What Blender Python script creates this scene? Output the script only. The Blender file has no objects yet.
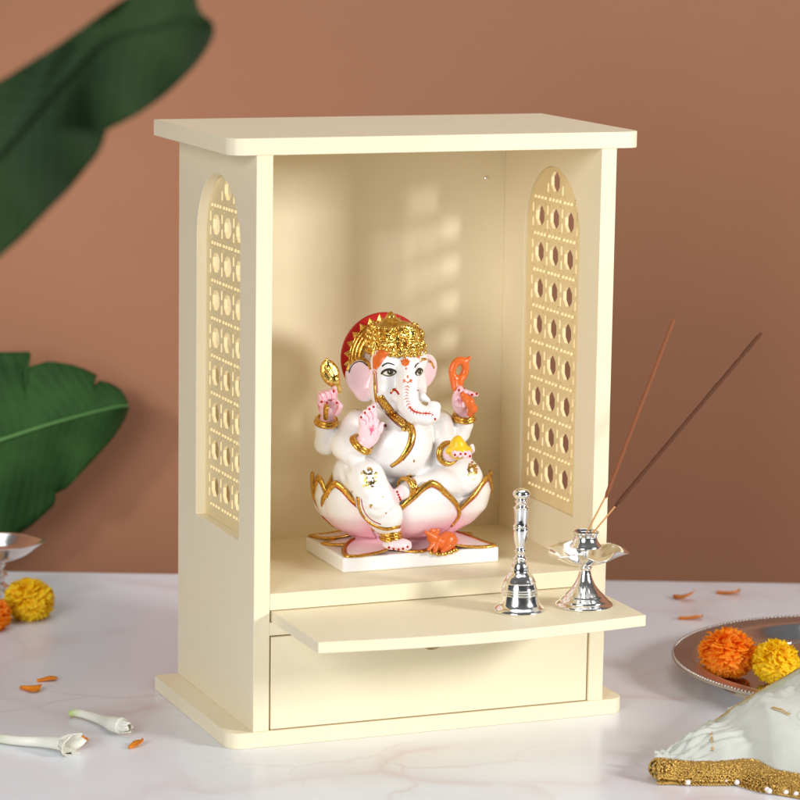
import bpy, bmesh, math, random
import numpy as np
from mathutils import Vector, Matrix
from mathutils.bvhtree import BVHTree

S = 0.01                      # everything below is written in centimetres
rng = random.Random(7)
nr = np.random.RandomState(5)
scene = bpy.context.scene
COL = scene.collection

# ------------------------------------------------------------------ camera frame
CAM = np.array([-90.773, -260.129, 79.724])
YAW, PIT, ROL, FPX, PX, PY = 0.384, -0.168, 0.015, 3055.628, 400.684, 400.505
FW = np.array([math.sin(YAW)*math.cos(PIT), math.cos(YAW)*math.cos(PIT), math.sin(PIT)])
RT0 = np.array([math.cos(YAW), -math.sin(YAW), 0.0])
UP0 = np.cross(RT0, FW)
RT = RT0*math.cos(ROL) + UP0*math.sin(ROL)
UP = -RT0*math.sin(ROL) + UP0*math.cos(ROL)
NH = np.array([math.sin(YAW), math.cos(YAW), 0.0])      # level direction into the room
RH = np.array([math.cos(YAW), -math.sin(YAW), 0.0])

def ray(u, v): return FW + RT*(u-PX)/FPX + UP*(PY-v)/FPX
def atz(u, v, z): d = ray(u, v); return CAM + d*(z-CAM[2])/d[2]
def aty(u, v, y): d = ray(u, v); return CAM + d*(y-CAM[1])/d[1]
def atx(u, v, x): d = ray(u, v); return CAM + d*(x-CAM[0])/d[0]
def atd(u, v, dist):                                       # at a level distance from the camera
    d = ray(u, v); return CAM + d*dist/(d@NH)

# ------------------------------------------------------------------ materials
def mat(name, base=(.8,.8,.8), rough=.5, metal=0.0, **kw):
    m = bpy.data.materials.new(name); m.use_nodes = True
    b = m.node_tree.nodes['Principled BSDF']
    b.inputs['Base Color'].default_value = (*base, 1)
    b.inputs['Roughness'].default_value = rough
    b.inputs['Metallic'].default_value = metal
    for k, v in kw.items():
        b.inputs[k.replace('_', ' ')].default_value = v
    return m

class NT:
    def __init__(s, m): s.m = m; s.t = m.node_tree; s.b = s.t.nodes['Principled BSDF']
    def n(s, typ, **kw):
        nd = s.t.nodes.new('ShaderNode'+typ)
        for k, v in kw.items():
            if k in nd.inputs: nd.inputs[k].default_value = v
            else: setattr(nd, k, v)
        return nd
    def l(s, a, b): s.t.links.new(a, b)
    def pos(s, scale=(1,1,1), rot=(0,0,0)):
        g = s.n('TexCoord'); mp = s.n('Mapping')
        mp.inputs['Scale'].default_value = scale; mp.inputs['Rotation'].default_value = rot
        s.l(g.outputs['Object'], mp.inputs['Vector']); return mp.outputs['Vector']
    def noise(s, vec, scale, detail=4, rough=.55, dist=0):
        x = s.n('TexNoise'); x.inputs['Scale'].default_value = scale; x.inputs['Detail'].default_value = detail
        x.inputs['Roughness'].default_value = rough; x.inputs['Distortion'].default_value = dist
        s.l(vec, x.inputs['Vector']); return x.outputs['Fac']
    def ramp(s, fac, stops):
        r = s.n('ValToRGB'); e = r.color_ramp.elements
        while len(e) < len(stops): e.new(.5)
        for i, (p, c) in enumerate(stops):
            e[i].position = p; e[i].color = (*c, 1) if len(c) == 3 else c
        s.l(fac, r.inputs['Fac']); return r.outputs['Color']
    def mix(s, fac, a, b, blend='MIX'):
        x = s.n('Mix', data_type='RGBA', blend_type=blend)
        for sock, val in ((x.inputs[0], fac), (x.inputs[6], a), (x.inputs[7], b)):
            if isinstance(val, (int, float)): sock.default_value = val
            elif isinstance(val, tuple): sock.default_value = (*val, 1)
            else: s.l(val, sock)
        return x.outputs[2]
    def bump(s, h, strength=.2, dist=.001):
        x = s.n('Bump'); x.inputs['Strength'].default_value = strength; x.inputs['Distance'].default_value = dist
        s.l(h, x.inputs['Height']); s.l(x.outputs['Normal'], s.b.inputs['Normal'])
    def base(s, c): s.l(c, s.b.inputs['Base Color'])
    def mathn(s, op, a, b=0.0):
        x = s.n('Math', operation=op)
        for i, v in enumerate((a, b)):
            if isinstance(v, (int, float)): x.inputs[i].default_value = v
            else: s.l(v, x.inputs[i])
        return x.outputs[0]

M = {}
# painted board, satin, very faint roller texture and mottling
m = M['cream'] = mat('cream_paint', (.87,.778,.56), .42)
t = NT(m); v = t.pos()
t.base(t.mix(t.noise(v, 14, 5), (.855,.760,.533), (.885,.796,.585)))
t.bump(t.noise(v, 700, 3), .26, .0006)
t.l(t.ramp(t.noise(v, 60, 3), [(.3,(.36,)*3),(.7,(.47,)*3)]), t.b.inputs['Roughness'])
m = M['cane'] = mat('cane_board', (.78,.60,.32), .5)
t = NT(m); v = t.pos()
t.base(t.mix(t.noise(v, 40, 4), (.80,.63,.33), (.86,.71,.41)))
m = M['gap'] = mat('dark_gap', (.05,.04,.025), .9)
m = M['steel_dark'] = mat('screw_steel', (.25,.26,.3), .35, 1)

m = M['marble_top'] = mat('marble_tabletop', (.8,.79,.8), .3)
t = NT(m); v = t.pos(rot=(0,0,.5)); 
warp = t.n('TexNoise'); warp.inputs['Scale'].default_value = 2.6; warp.inputs['Detail'].default_value = 5
t.l(v, warp.inputs['Vector'])
add = t.n('MixRGB', blend_type='LINEAR_LIGHT'); add.inputs['Fac'].default_value = .22
t.l(v, add.inputs['Color1']); t.l(warp.outputs['Color'], add.inputs['Color2'])
vor = t.n('TexVoronoi', feature='DISTANCE_TO_EDGE'); vor.inputs['Scale'].default_value = 3.1
t.l(add.outputs['Color'], vor.inputs['Vector'])
vein = t.ramp(vor.outputs['Distance'], [(0,(1,1,1)),(.035,(.45,.45,.45)),(.13,(0,0,0))])
patch = t.ramp(t.noise(v, 4.2, 4), [(.42,(0,0,0)),(.62,(1,1,1))])
vm = t.mathn('MULTIPLY', vein, patch)
vo2 = t.n('TexVoronoi', feature='DISTANCE_TO_EDGE'); vo2.inputs['Scale'].default_value = 5.3; t.l(add.outputs['Color'], vo2.inputs['Vector'])
fine = t.mathn('MULTIPLY', t.ramp(vo2.outputs['Distance'], [(0,(.9,)*3),(.014,(.35,)*3),(.04,(0,0,0))]), t.ramp(t.noise(v, 3.1, 4), [(.45,(0,0,0)),(.66,(1,1,1))]))
vm = t.mathn('MAXIMUM', vm, fine)
cloud = t.mix(t.noise(v, 5.5, 6), (.715,.75,.805), (.80,.828,.872))
col = t.mix(t.mathn('MULTIPLY', vm, .68), cloud, (.62,.50,.51))
t.base(col)
t.b.inputs['Coat Weight'].default_value = .15; t.b.inputs['Coat Roughness'].default_value = .12

m = M['wall'] = mat('terracotta_wall', (.40,.165,.09), .85)
t = NT(m); v = t.pos()
t.base(t.mix(t.noise(v, 3, 5), (.285,.122,.063), (.325,.143,.077)))
t.bump(t.noise(v, 220, 4), .15, .001)

m = M['silver'] = mat('polished_silver', (.93,.92,.90), .09, 1)
t = NT(m); v = t.pos()
t.l(t.ramp(t.noise(v, 120, 3), [(.3,(.05,)*3),(.75,(.24,)*3)]), t.b.inputs['Roughness'])
t.bump(t.noise(v, 260, 3), .10, .0006)
m = M['steel'] = mat('plate_steel', (.70,.70,.71), .13, 1)
t = NT(m); v = t.pos()
t.l(t.ramp(t.noise(v, 40, 3), [(.3,(.05,)*3),(.75,(.16,)*3)]), t.b.inputs['Roughness'])
m = M['steel_rim'] = mat('plate_rim_steel', (.50,.45,.42), .36, 1)
m = M['gold'] = mat('gold_leaf', (.83,.53,.12), .2, 1)
t = NT(m); v = t.pos()
t.base(t.mix(t.ramp(t.noise(v, 300, 3), [(.4,(0,0,0)),(.62,(1,1,1))]), (.62,.34,.05), (.92,.65,.2)))
t.bump(t.noise(v, 520, 3), .45, .0008)
m = M['gold_trim'] = mat('gold_paint_line', (.72,.40,.07), .22, .9)
t = NT(m); v = t.pos()
t.base(t.mix(t.ramp(t.noise(v, 420, 3), [(.4,(0,0,0)),(.65,(1,1,1))]), (.56,.27,.04), (.86,.52,.11)))
t.bump(t.noise(v, 600, 3), .3, .0006)
m = M['gold_thread'] = mat('gold_thread', (.62,.38,.09), .36, .85)
t = NT(m); v = t.pos()
t.base(t.mix(t.noise(v, 500, 3), (.40,.21,.035), (.80,.55,.17)))
m = M['pearl'] = mat('pearl_bead', (.85,.78,.74), .2)
M['red'] = mat('red_paint', (.44,.010,.008), .6, Specular_IOR_Level=.2)
M['maroon'] = mat('maroon_paint', (.20,.012,.012), .35)
M['orange'] = mat('orange_paint', (.75,.14,.015), .3)
t = NT(M['orange']); v = t.pos()
t.base(t.mix(t.noise(v, 330, 3), (.62,.085,.01), (.82,.20,.03)))
M['pink'] = mat('pink_paint', (.78,.16,.27), .35)
M['black'] = mat('black_paint', (.012,.010,.010), .25)
M['olive'] = mat('olive_paint', (.085,.066,.012), .3)
M['eye_white'] = mat('eye_white_paint', (.8,.78,.72), .25)
M['yellow'] = mat('yellow_paint', (.86,.55,.012), .35)
M['green'] = mat('green_paint', (.30,.38,.05), .4)
# white marble dust body with airbrushed pink
m = M['idol'] = mat('white_marble_body', (.86,.85,.84), .26)
t = NT(m)
at = t.n('VertexColor', layer_name='Col')
t.base(at.outputs['Color'])
t.b.inputs['Subsurface Weight'].default_value = .18
t.b.inputs['Subsurface Radius'].default_value = (.006,.004,.003)
t.b.inputs['Subsurface Scale'].default_value = .5
t.b.inputs['Coat Weight'].default_value = .25; t.b.inputs['Coat Roughness'].default_value = .1
v = t.pos(); t.bump(t.noise(v, 160, 3), .07, .001)

def petal_mat(name, a, b, c):
    m = mat(name, a, .55)
    t = NT(m); at = t.n('VertexColor', layer_name='Col')
    t.base(t.ramp(at.outputs['Color'], [(0, a), (.55, b), (1, c)]))
    t.b.inputs['Subsurface Weight'].default_value = .25
    t.b.inputs['Subsurface Radius'].default_value = (.004,.002,.001)
    t.b.inputs['Subsurface Scale'].default_value = .5
    tl = t.n('BsdfTranslucent'); tl.inputs['Color'].default_value = (*b, 1); mx = t.n('MixShader'); mx.inputs[0].default_value = .42
    t.l(t.b.outputs[0], mx.inputs[1]); t.l(tl.outputs[0], mx.inputs[2]); t.l(mx.outputs[0], t.t.nodes['Material Output'].inputs['Surface'])
    return m
M['mari_orange'] = petal_mat('orange_marigold_petal', (.95,.24,.003), (1.0,.33,.005), (1.0,.45,.012))
M['mari_yellow'] = petal_mat('yellow_marigold_petal', (.92,.58,.003), (1.0,.72,.006), (1.0,.80,.02))
m = M['petal'] = mat('loose_petal', (.80,.21,.008), .5)
t = NT(m); v = t.pos(); t.base(t.mix(t.noise(v, 130, 3), (.72,.14,.006), (.86,.34,.012)))
m = M['lily'] = mat('tuberose_flesh', (.80,.79,.68), .45)
t = NT(m); at = t.n('VertexColor', layer_name='Col'); t.base(at.outputs['Color'])
t.b.inputs['Subsurface Weight'].default_value = .25
t.b.inputs['Subsurface Radius'].default_value = (.004,.004,.002); t.b.inputs['Subsurface Scale'].default_value = .5
def leaf_mat(name, a, b, vein):
    m = mat(name, a, .75, Specular_IOR_Level=.16)
    t = NT(m); g = t.n('UVMap'); w = t.n('TexWave', wave_type='BANDS', bands_direction='X')
    w.inputs['Scale'].default_value = 9; w.inputs['Distortion'].default_value = 1.2; w.inputs['Detail'].default_value = 2
    t.l(g.outputs['UV'], w.inputs['Vector'])
    v = t.pos()
    c = t.mix(t.ramp(t.noise(v, 9, 5), [(.35,(0,)*3),(.68,(1,)*3)]), a, b)
    c = t.mix(t.mathn('MULTIPLY', w.outputs['Fac'], .22), c, vein)
    t.base(c); t.bump(w.outputs['Fac'], .2, .0015)
    t.b.inputs['Transmission Weight'].default_value = 0
    return m
M['leaf'] = leaf_mat('banana_leaf', (.007,.030,.006), (.026,.080,.018), (.034,.10,.024))
M['leaf_shaded'] = leaf_mat('banana_leaf_shaded', (.007,.020,.006), (.022,.048,.012), (.026,.058,.016))  # darker greens put the shade of the backlit leaf into its colour
M['midrib'] = mat('leaf_midrib', (.07,.20,.035), .4)
m = M['organza'] = mat('mint_organza', (.74,.80,.72), .6)
t = NT(m); v = t.pos()
c = t.mix(t.noise(v, 25, 4), (.76,.77,.72), (.85,.85,.81))
vr = t.n('TexVoronoi', feature='F1'); vr.inputs['Scale'].default_value = 26; t.l(v, vr.inputs['Vector'])
rg = t.n('Math', operation='SINE'); t.l(t.mathn('MULTIPLY', vr.outputs['Distance'], 34.0), rg.inputs[0])
c = t.mix(t.mathn('MULTIPLY', t.ramp(rg.outputs[0], [(.55,(0,)*3),(.8,(1,)*3)]), t.ramp(t.noise(v, 11, 3), [(.5,(0,)*3),(.6,(.55,)*3)])), c, (.50,.60,.46))
gu = t.n('UVMap'); su = t.n('SeparateXYZ'); t.l(gu.outputs['UV'], su.inputs[0])
bd = t.ramp(su.outputs[1], [(.80,(0,)*3),(.83,(.75,)*3),(.93,(.75,)*3),(.95,(.2,)*3)])
c = t.mix(bd, c, (.55,.60,.36)); t.base(c)
w1 = t.noise(v, 1500, 2); t.bump(w1, .12, .0005)
tr = t.n('BsdfTransparent'); tl = t.n('BsdfTranslucent'); tl.inputs['Color'].default_value = (.74,.80,.72,1)
mx = t.n('MixShader'); mx.inputs[0].default_value = .3
mx2 = t.n('MixShader'); mx2.inputs[0].default_value = .3
out = t.t.nodes['Material Output']
t.l(t.b.outputs[0], mx.inputs[1]); t.l(tl.outputs[0], mx.inputs[2])
t.l(t.ramp(su.outputs[1], [(.5,(.22,)*3),(.9,(.5,)*3)]), mx2.inputs[0]); t.l(mx.outputs[0], mx2.inputs[1]); t.l(tr.outputs[0], mx2.inputs[2]); t.l(mx2.outputs[0], out.inputs['Surface'])
m = M['incense'] = mat('incense_paste', (.17,.055,.022), .9)
t = NT(m); v = t.pos(); t.base(t.mix(t.noise(v, 700, 3), (.19,.058,.020), (.31,.105,.038)))
t.bump(t.noise(v, 1500, 2), .5, .0006)
m = M['incense_dark'] = mat('dark_incense_paste', (.10,.038,.016), .9)
t = NT(m); v = t.pos(); t.base(t.mix(t.noise(v, 700, 3), (.075,.023,.008), (.135,.043,.014)))
t.bump(t.noise(v, 1500, 2), .5, .0006)
M['bamboo'] = mat('bamboo_stick', (.62,.30,.10), .6)
M['recess_shade'] = mat('dark_recess', (.03,.028,.026), .8)  # near-black colour standing in for shade inside the incense cup

# ------------------------------------------------------------------ object helpers
WL = {}                       # world location (cm) of every thing's origin
def empty(name, loc, label, cat, group=None):
    o = bpy.data.objects.new(name, None); COL.objects.link(o)
    o.empty_display_size = .02
    loc = np.array(loc, float); o.location = loc*S; WL[o.name] = loc
    return tag(o, label, cat, group)
def tag(o, label=None, cat=None, group=None, kind=None):
    if label: o['label'] = label
    if cat: o['category'] = cat
    if group: o['group'] = group
    if kind: o['kind'] = kind
    return o
def link(name, verts, faces, material, parent=None, smooth=True, cols=None, uvs=None, origin=None, autos=None):
    """verts in world cm -> one mesh object; origin defaults to the parent's, else to the base centre."""
    V = np.asarray(verts, float)
    if parent is not None: off = WL[parent.name]
    elif origin is not None: off = np.array(origin, float)
    else: off = np.array([(V[:,0].min()+V[:,0].max())/2, (V[:,1].min()+V[:,1].max())/2, V[:,2].min()])
    me = bpy.data.meshes.new(name)
    me.from_pydata(((V-off)*S).tolist(), [], [list(map(int, f)) for f in faces])
    me.validate(); me.update()
    if smooth: me.polygons.foreach_set('use_smooth', [True]*len(me.polygons))
    if autos is not None: me.set_sharp_from_angle(angle=math.radians(autos))
    if cols is not None:
        a = me.color_attributes.new('Col', 'FLOAT_COLOR', 'POINT')
        c = np.ones((len(V), 4), np.float32); c[:, :3] = cols
        a.data.foreach_set('color', c.ravel())
    if uvs is not None:
        ul = me.uv_layers.new(name='UVMap'); U = np.asarray(uvs, np.float32)
        li = np.empty(len(me.loops), np.int32); me.loops.foreach_get('vertex_index', li)
        ul.data.foreach_set('uv', U[li].ravel())
    o = bpy.data.objects.new(name, me); COL.objects.link(o)
    me.materials.append(material)
    if parent is not None: o.parent = parent
    else: o.location = off*S
    WL[o.name] = off
    return o
def bevel(o, w=.07, seg=2):
    md = o.modifiers.new('soft_edges', 'BEVEL'); md.width = w*S; md.segments = seg
    md.limit_method = 'ANGLE'; md.angle_limit = math.radians(40)
    o.data.set_sharp_from_angle(angle=math.radians(40))
    md.harden_normals = False
    return o

class MB:
    def __init__(s): s.v = []; s.f = []; s.c = []
    def add(s, v, f, c=None):
        n = len(s.v); s.v += [tuple(x) for x in v]; s.f += [[i+n for i in q] for q in f]
        if c is not None: s.c += [tuple(x) for x in c]
    def box(s, lo, hi):
        (a,b,c),(d,e,g) = lo, hi
        s.add([(a,b,c),(d,b,c),(d,e,c),(a,e,c),(a,b,g),(d,b,g),(d,e,g),(a,e,g)],
              [(0,3,2,1),(4,5,6,7),(0,1,5,4),(1,2,6,5),(2,3,7,6),(3,0,4,7)])
        return s
    def prism(s, pts, z0, z1):                     # outline in xy, counter-clockwise
        n = len(pts)
        s.add([(x,y,z0) for x,y in pts]+[(x,y,z1) for x,y in pts],
              [list(range(n-1,-1,-1)), list(range(n,2*n))]+[(i,(i+1)%n,(i+1)%n+n,i+n) for i in range(n)])
        return s
    def tube(s, path, rad, seg=8, flat=1.0, nrm=None, caps=True):
        P = np.asarray(path, float); n = len(P)
        R = np.full(n, rad) if np.isscalar(rad) else np.asarray(rad, float)
        T = np.gradient(P, axis=0); T /= np.linalg.norm(T, axis=1)[:,None]+1e-12
        a = np.array([0,0,1.0]) if abs(T[0][2]) < .9 else np.array([1.0,0,0])
        vs = []
        for i in range(n):
            if nrm is not None: a = np.asarray(nrm[i], float)
            b = np.cross(T[i], a); b /= np.linalg.norm(b)+1e-12
            a2 = np.cross(b, T[i]); a2 /= np.linalg.norm(a2)+1e-12
            a = a2
            for k in range(seg):
                th = 2*math.pi*k/seg
                vs.append(P[i]+R[i]*(math.cos(th)*b+flat*math.sin(th)*a2))
        fs = [(i*seg+k, i*seg+(k+1)%seg, (i+1)*seg+(k+1)%seg, (i+1)*seg+k) for i in range(n-1) for k in range(seg)]
        if caps: fs += [list(range(seg-1,-1,-1)), list(range((n-1)*seg, n*seg))]
        s.add(vs, fs); return s
    def ring(s, c, axis, R, r, seg=32, rs=8, R2=None, up=None):
        ax = np.array(axis, float); ax /= np.linalg.norm(ax)
        u = np.array(up, float) if up is not None else np.cross(ax, (0,0,1.0) if abs(ax[2])<.9 else (1.0,0,0))
        u -= ax*(u@ax); u /= np.linalg.norm(u); w = np.cross(ax, u); c = np.array(c, float); R2 = R2 or R
        vs = []
        for i in range(seg):
            th = 2*math.pi*i/seg; d = math.cos(th)*u*R+math.sin(th)*w*R2; dn = d/np.linalg.norm(d)
            for k in range(rs):
                ph = 2*math.pi*k/rs; vs.append(c+d+r*(math.cos(ph)*dn+math.sin(ph)*ax))
        s.add(vs, [(i*rs+k, ((i+1)%seg)*rs+k, ((i+1)%seg)*rs+(k+1)%rs, i*rs+(k+1)%rs) for i in range(seg) for k in range(rs)])
        return s
    def ball(s, c, r, nu=12, nv=8):
        r = (r,)*3 if np.isscalar(r) else r
        vs = [(c[0], c[1], c[2]-r[2])]
        for j in range(1, nv):
            ph = -math.pi/2+math.pi*j/nv
            for i in range(nu):
                th = 2*math.pi*i/nu
                vs.append((c[0]+r[0]*math.cos(ph)*math.cos(th), c[1]+r[1]*math.cos(ph)*math.sin(th), c[2]+r[2]*math.sin(ph)))
        vs.append((c[0], c[1], c[2]+r[2])); e = len(vs)-1
        fs = [(0, 1+(i+1)%nu, 1+i) for i in range(nu)]
        fs += [(1+j*nu+i, 1+j*nu+(i+1)%nu, 1+(j+1)*nu+(i+1)%nu, 1+(j+1)*nu+i) for j in range(nv-2) for i in range(nu)]
        fs += [(1+(nv-2)*nu+i, 1+(nv-2)*nu+(i+1)%nu, e) for i in range(nu)]
        s.add(vs, fs); return s
    def lathe(s, c, prof, seg=48, fn=None):
        n = len(prof); vs = []
        for (r, z) in prof:
            for k in range(seg):
                th = 2*math.pi*k/seg; rr, zz = (r, z) if fn is None else fn(r, z, th)
                vs.append((c[0]+rr*math.cos(th), c[1]+rr*math.sin(th), c[2]+zz))
        s.add(vs, [(i*seg+k, i*seg+(k+1)%seg, (i+1)*seg+(k+1)%seg, (i+1)*seg+k) for i in range(n-1) for k in range(seg)])
        return s
    def build(s, name, material, parent=None, **kw):
        if s.c: kw.setdefault('cols', np.array(s.c))
        return link(name, s.v, s.f, material, parent, **kw)

def smooth_prof(prof, k=5):
    """Catmull-Rom through (r,z) points"""
    p = np.array(prof, float); out = []
    q = np.vstack([2*p[0]-p[1], p, 2*p[-1]-p[-2]])
    for i in range(1, len(q)-2):
        for j in range(k):
            t = j/k
            out.append(.5*(2*q[i]+(q[i+1]-q[i-1])*t+(2*q[i-1]-5*q[i]+4*q[i+1]-q[i+2])*t*t+(-q[i-1]+3*q[i]-3*q[i+1]+q[i+2])*t**3))
    out.append(p[-1]); return np.array(out)
def resample(pts, n):
    p = np.array(pts, float); d = np.r_[0, np.cumsum(np.linalg.norm(np.diff(p, axis=0), axis=1))]
    t = np.linspace(0, d[-1], n)
    return np.stack([np.interp(t, d, p[:, k]) for k in range(p.shape[1])], 1)

def flat_shape(name, outline, holes, thick, to_world, material, parent):
    """outline and holes are 2-D point lists (cm); filled with real holes and given thickness"""
    cu = bpy.data.curves.new('tmp', 'CURVE'); cu.dimensions = '2D'; cu.fill_mode = 'BOTH'; cu.extrude = thick/2
    for poly in [outline]+holes:
        sp = cu.splines.new('POLY'); sp.points.add(len(poly)-1); sp.use_cyclic_u = True
        for q, (x, y) in zip(sp.points, poly): q.co = (x, y, 0, 1)
    ob = bpy.data.objects.new('tmp', cu); COL.objects.link(ob)
    dg = bpy.context.evaluated_depsgraph_get()
    me = bpy.data.meshes.new_from_object(ob.evaluated_get(dg))
    V = [to_world(*v.co) for v in me.vertices]; F = [list(p.vertices) for p in me.polygons]
    bpy.data.objects.remove(ob); bpy.data.curves.remove(cu); bpy.data.meshes.remove(me)
    bm = bmesh.new(); vs = [bm.verts.new(x) for x in V]
    for f in F:
        try: bm.faces.new([vs[i] for i in f])
        except ValueError: pass
    bmesh.ops.remove_doubles(bm, verts=bm.verts, dist=.0005)
    bmesh.ops.recalc_face_normals(bm, faces=bm.faces)
    V = [tuple(v.co) for v in bm.verts]; bm.verts.index_update(); F = [[v.index for v in f.verts] for f in bm.faces]; bm.free()
    return link(name, V, F, material, parent, smooth=False)
# ------------------------------------------------------------------ exposure and lamp settings
EXPO, WORLD = 0.03, .15
KEL, KDIST, KSIZE, KTALL, KEY = 13.5, 270.0, 42.0, 46.0, 58.0
FILL, FILL2, BACK = 22.0, 63.0, .7
NOTR = 2.5
# ------------------------------------------------------------------ camera
cd = bpy.data.cameras.new('camera'); cam = bpy.data.objects.new('camera', cd); COL.objects.link(cam)
R3 = Matrix((tuple(RT), tuple(UP), tuple(-FW))).transposed()
cam.matrix_world = Matrix.Translation(Vector(CAM*S)) @ R3.to_4x4()
cd.sensor_width = 36; cd.lens = FPX/800*36; cd.shift_x = (400-PX)/800; cd.shift_y = (PY-400)/800
cd.clip_start = .05; cd.clip_end = 60
cd.dof.use_dof = True
cd.dof.focus_distance = float(np.dot(np.array([19, 3, 26])-CAM, FW)*S); cd.dof.aperture_fstop = 7.6
scene.camera = cam
scene.render.resolution_x = scene.render.resolution_y = 1024
scene.view_settings.view_transform = 'Standard'; scene.view_settings.look = 'None'
scene.view_settings.exposure = EXPO; scene.view_settings.gamma = 1
scene.cycles.max_bounces = 10; scene.cycles.diffuse_bounces = 7; scene.cycles.glossy_bounces = 5
scene.cycles.sample_clamp_indirect = 6

# ------------------------------------------------------------------ light
W = bpy.data.worlds.new('World'); scene.world = W; W.use_nodes = True
wt = W.node_tree; bg = wt.nodes['Background']
tc = wt.nodes.new('ShaderNodeTexCoord'); sx = wt.nodes.new('ShaderNodeSeparateXYZ'); rp = wt.nodes.new('ShaderNodeValToRGB')
mr = wt.nodes.new('ShaderNodeMapRange'); mr.inputs[1].default_value = -1; mr.inputs[2].default_value = 1
wt.links.new(tc.outputs['Generated'], sx.inputs[0]); wt.links.new(sx.outputs[2], mr.inputs[0])
wt.links.new(mr.outputs[0], rp.inputs[0]); wt.links.new(rp.outputs[0], bg.inputs[0])
e = rp.color_ramp.elements
e[0].position = .35; e[0].color = (.16,.17,.20,1); e[1].position = .95; e[1].color = (1,.99,.97,1)
x = e.new(.6); x.color = (.42,.43,.46,1)
bg.inputs[1].default_value = WORLD

def area(name, loc, target, size, power, colour=(1,1,1), size_y=None, shape='DISK'):
    l = bpy.data.lights.new(name, 'AREA'); l.energy = power; l.color = colour
    l.shape = shape if size_y is None else 'RECTANGLE'; l.size = size*S
    if size_y: l.size_y = size_y*S
    o = bpy.data.objects.new(name, l); COL.objects.link(o)
    o.location = Vector(loc)*S
    o.rotation_euler = (Vector(target)-Vector(loc)).to_track_quat('-Z', 'Y').to_euler()
    return o
KD = np.array([.669, -.743, 0])*math.cos(math.radians(KEL))+np.array([0,0,math.sin(math.radians(KEL))])
KP = np.array([20, 10, 38])+KD*KDIST
area('key_lamp', KP, (20,10,38), KSIZE, KEY, (1,.98,.945), KTALL)
area('overhead_softbox', (45,35,235), (45,35,0), 210, FILL, (.93,.97,1.0), 210)
area('front_left_softbox', (-188,-205,108), (12,10,30), 120, FILL2, (.99,.99,1.0), 150)
area('backdrop_lamp', tuple(np.array([CAM[0],CAM[1],0])+RH*-95+NH*250+np.array([0,0,72])), tuple(np.array([CAM[0],CAM[1],0])+RH*-38+NH*384+np.array([0,0,30])), 18, BACK, (1,.95,.88)).data.spread = math.radians(52)

# ------------------------------------------------------------------ setting
def level(a, d, z): p = np.array([CAM[0], CAM[1], 0])+RH*a+NH*d; return (p[0], p[1], z)
mb = MB()
pts = [level(-160,205,0)[:2], level(170,205,0)[:2], level(170,347.2,0)[:2], level(-160,347.2,0)[:2]]
mb.prism(pts, -4, 0)
o = bevel(mb.build('table_top', M['marble_top'], None, smooth=False, origin=level(0,280,0)), .25, 3)
tag(o, 'white marble tabletop with faint pink veins under the shrine', 'tabletop', kind='structure')
mb = MB(); mb.prism([level(-260,384,0)[:2], level(260,384,0)[:2], level(260,390,0)[:2], level(-260,390,0)[:2]], -95, 240)
o = mb.build('wall', M['wall'], None, smooth=False); tag(o, 'plain terracotta wall behind the marble table', 'wall', kind='structure')
mb = MB(); mb.prism([level(-260,-80,0)[:2], level(260,-80,0)[:2], level(260,383.9,0)[:2], level(-260,383.9,0)[:2]], -98, -95)
m = mat('dim_floor', (.30,.27,.25), .7); t = NT(m); v = t.pos(); t.base(t.mix(t.noise(v, 3, 4), (.25,.225,.21), (.33,.30,.28)))
o = mb.build('floor', m, None, smooth=False); tag(o, 'plain dull floor below the marble table', 'floor', kind='structure')

# ------------------------------------------------------------------ shrine
Wd, D, BZ, H, TT, PW = 36.0, 22.9, 1.5, 55.25, 1.55, 1.58
DB = 22.3                                  # face of the back board
SH0, SH1 = 13.02, 14.6                     # shelf
shrine = empty('shrine', (18,11.4,0), 'cream wooden home shrine with arched cane side windows and a pulled out tray', 'shrine')
def rounded(x0, x1, y0, y1, r, n=8):       # rounded front corners, square back corners
    a = [(x0+r-r*math.sin(i/n*math.pi/2), y0+r-r*math.cos(i/n*math.pi/2)) for i in range(n, -1, -1)]
    b = [(x1-r+r*math.sin(i/n*math.pi/2), y0+r-r*math.cos(i/n*math.pi/2)) for i in range(0, n+1)]
    return a+b+[(x1,y1),(x0,y1)]
bevel(MB().prism(rounded(-2.4, Wd+2.4, -.1, D, 1.5), 0, BZ).build('base_board', M['cream'], shrine), .06)
bevel(MB().prism(rounded(-2.58, Wd+2.58, -.1, D, 1.5), H, H+TT).build('top_board', M['cream'], shrine), .06)
WY, WR, WZ0, WZS = 10.85, 6.42, 18.85, 46.15   # window centre, half width, foot and springing
def arch(r, z0, zs, yc=WY, n=28, k=1.0):
    return [(yc-r, z0), (yc+r, z0)]+[(yc+r*math.cos(a), zs+k*r*math.sin(a)) for a in np.linspace(0, math.pi, n)]
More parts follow.
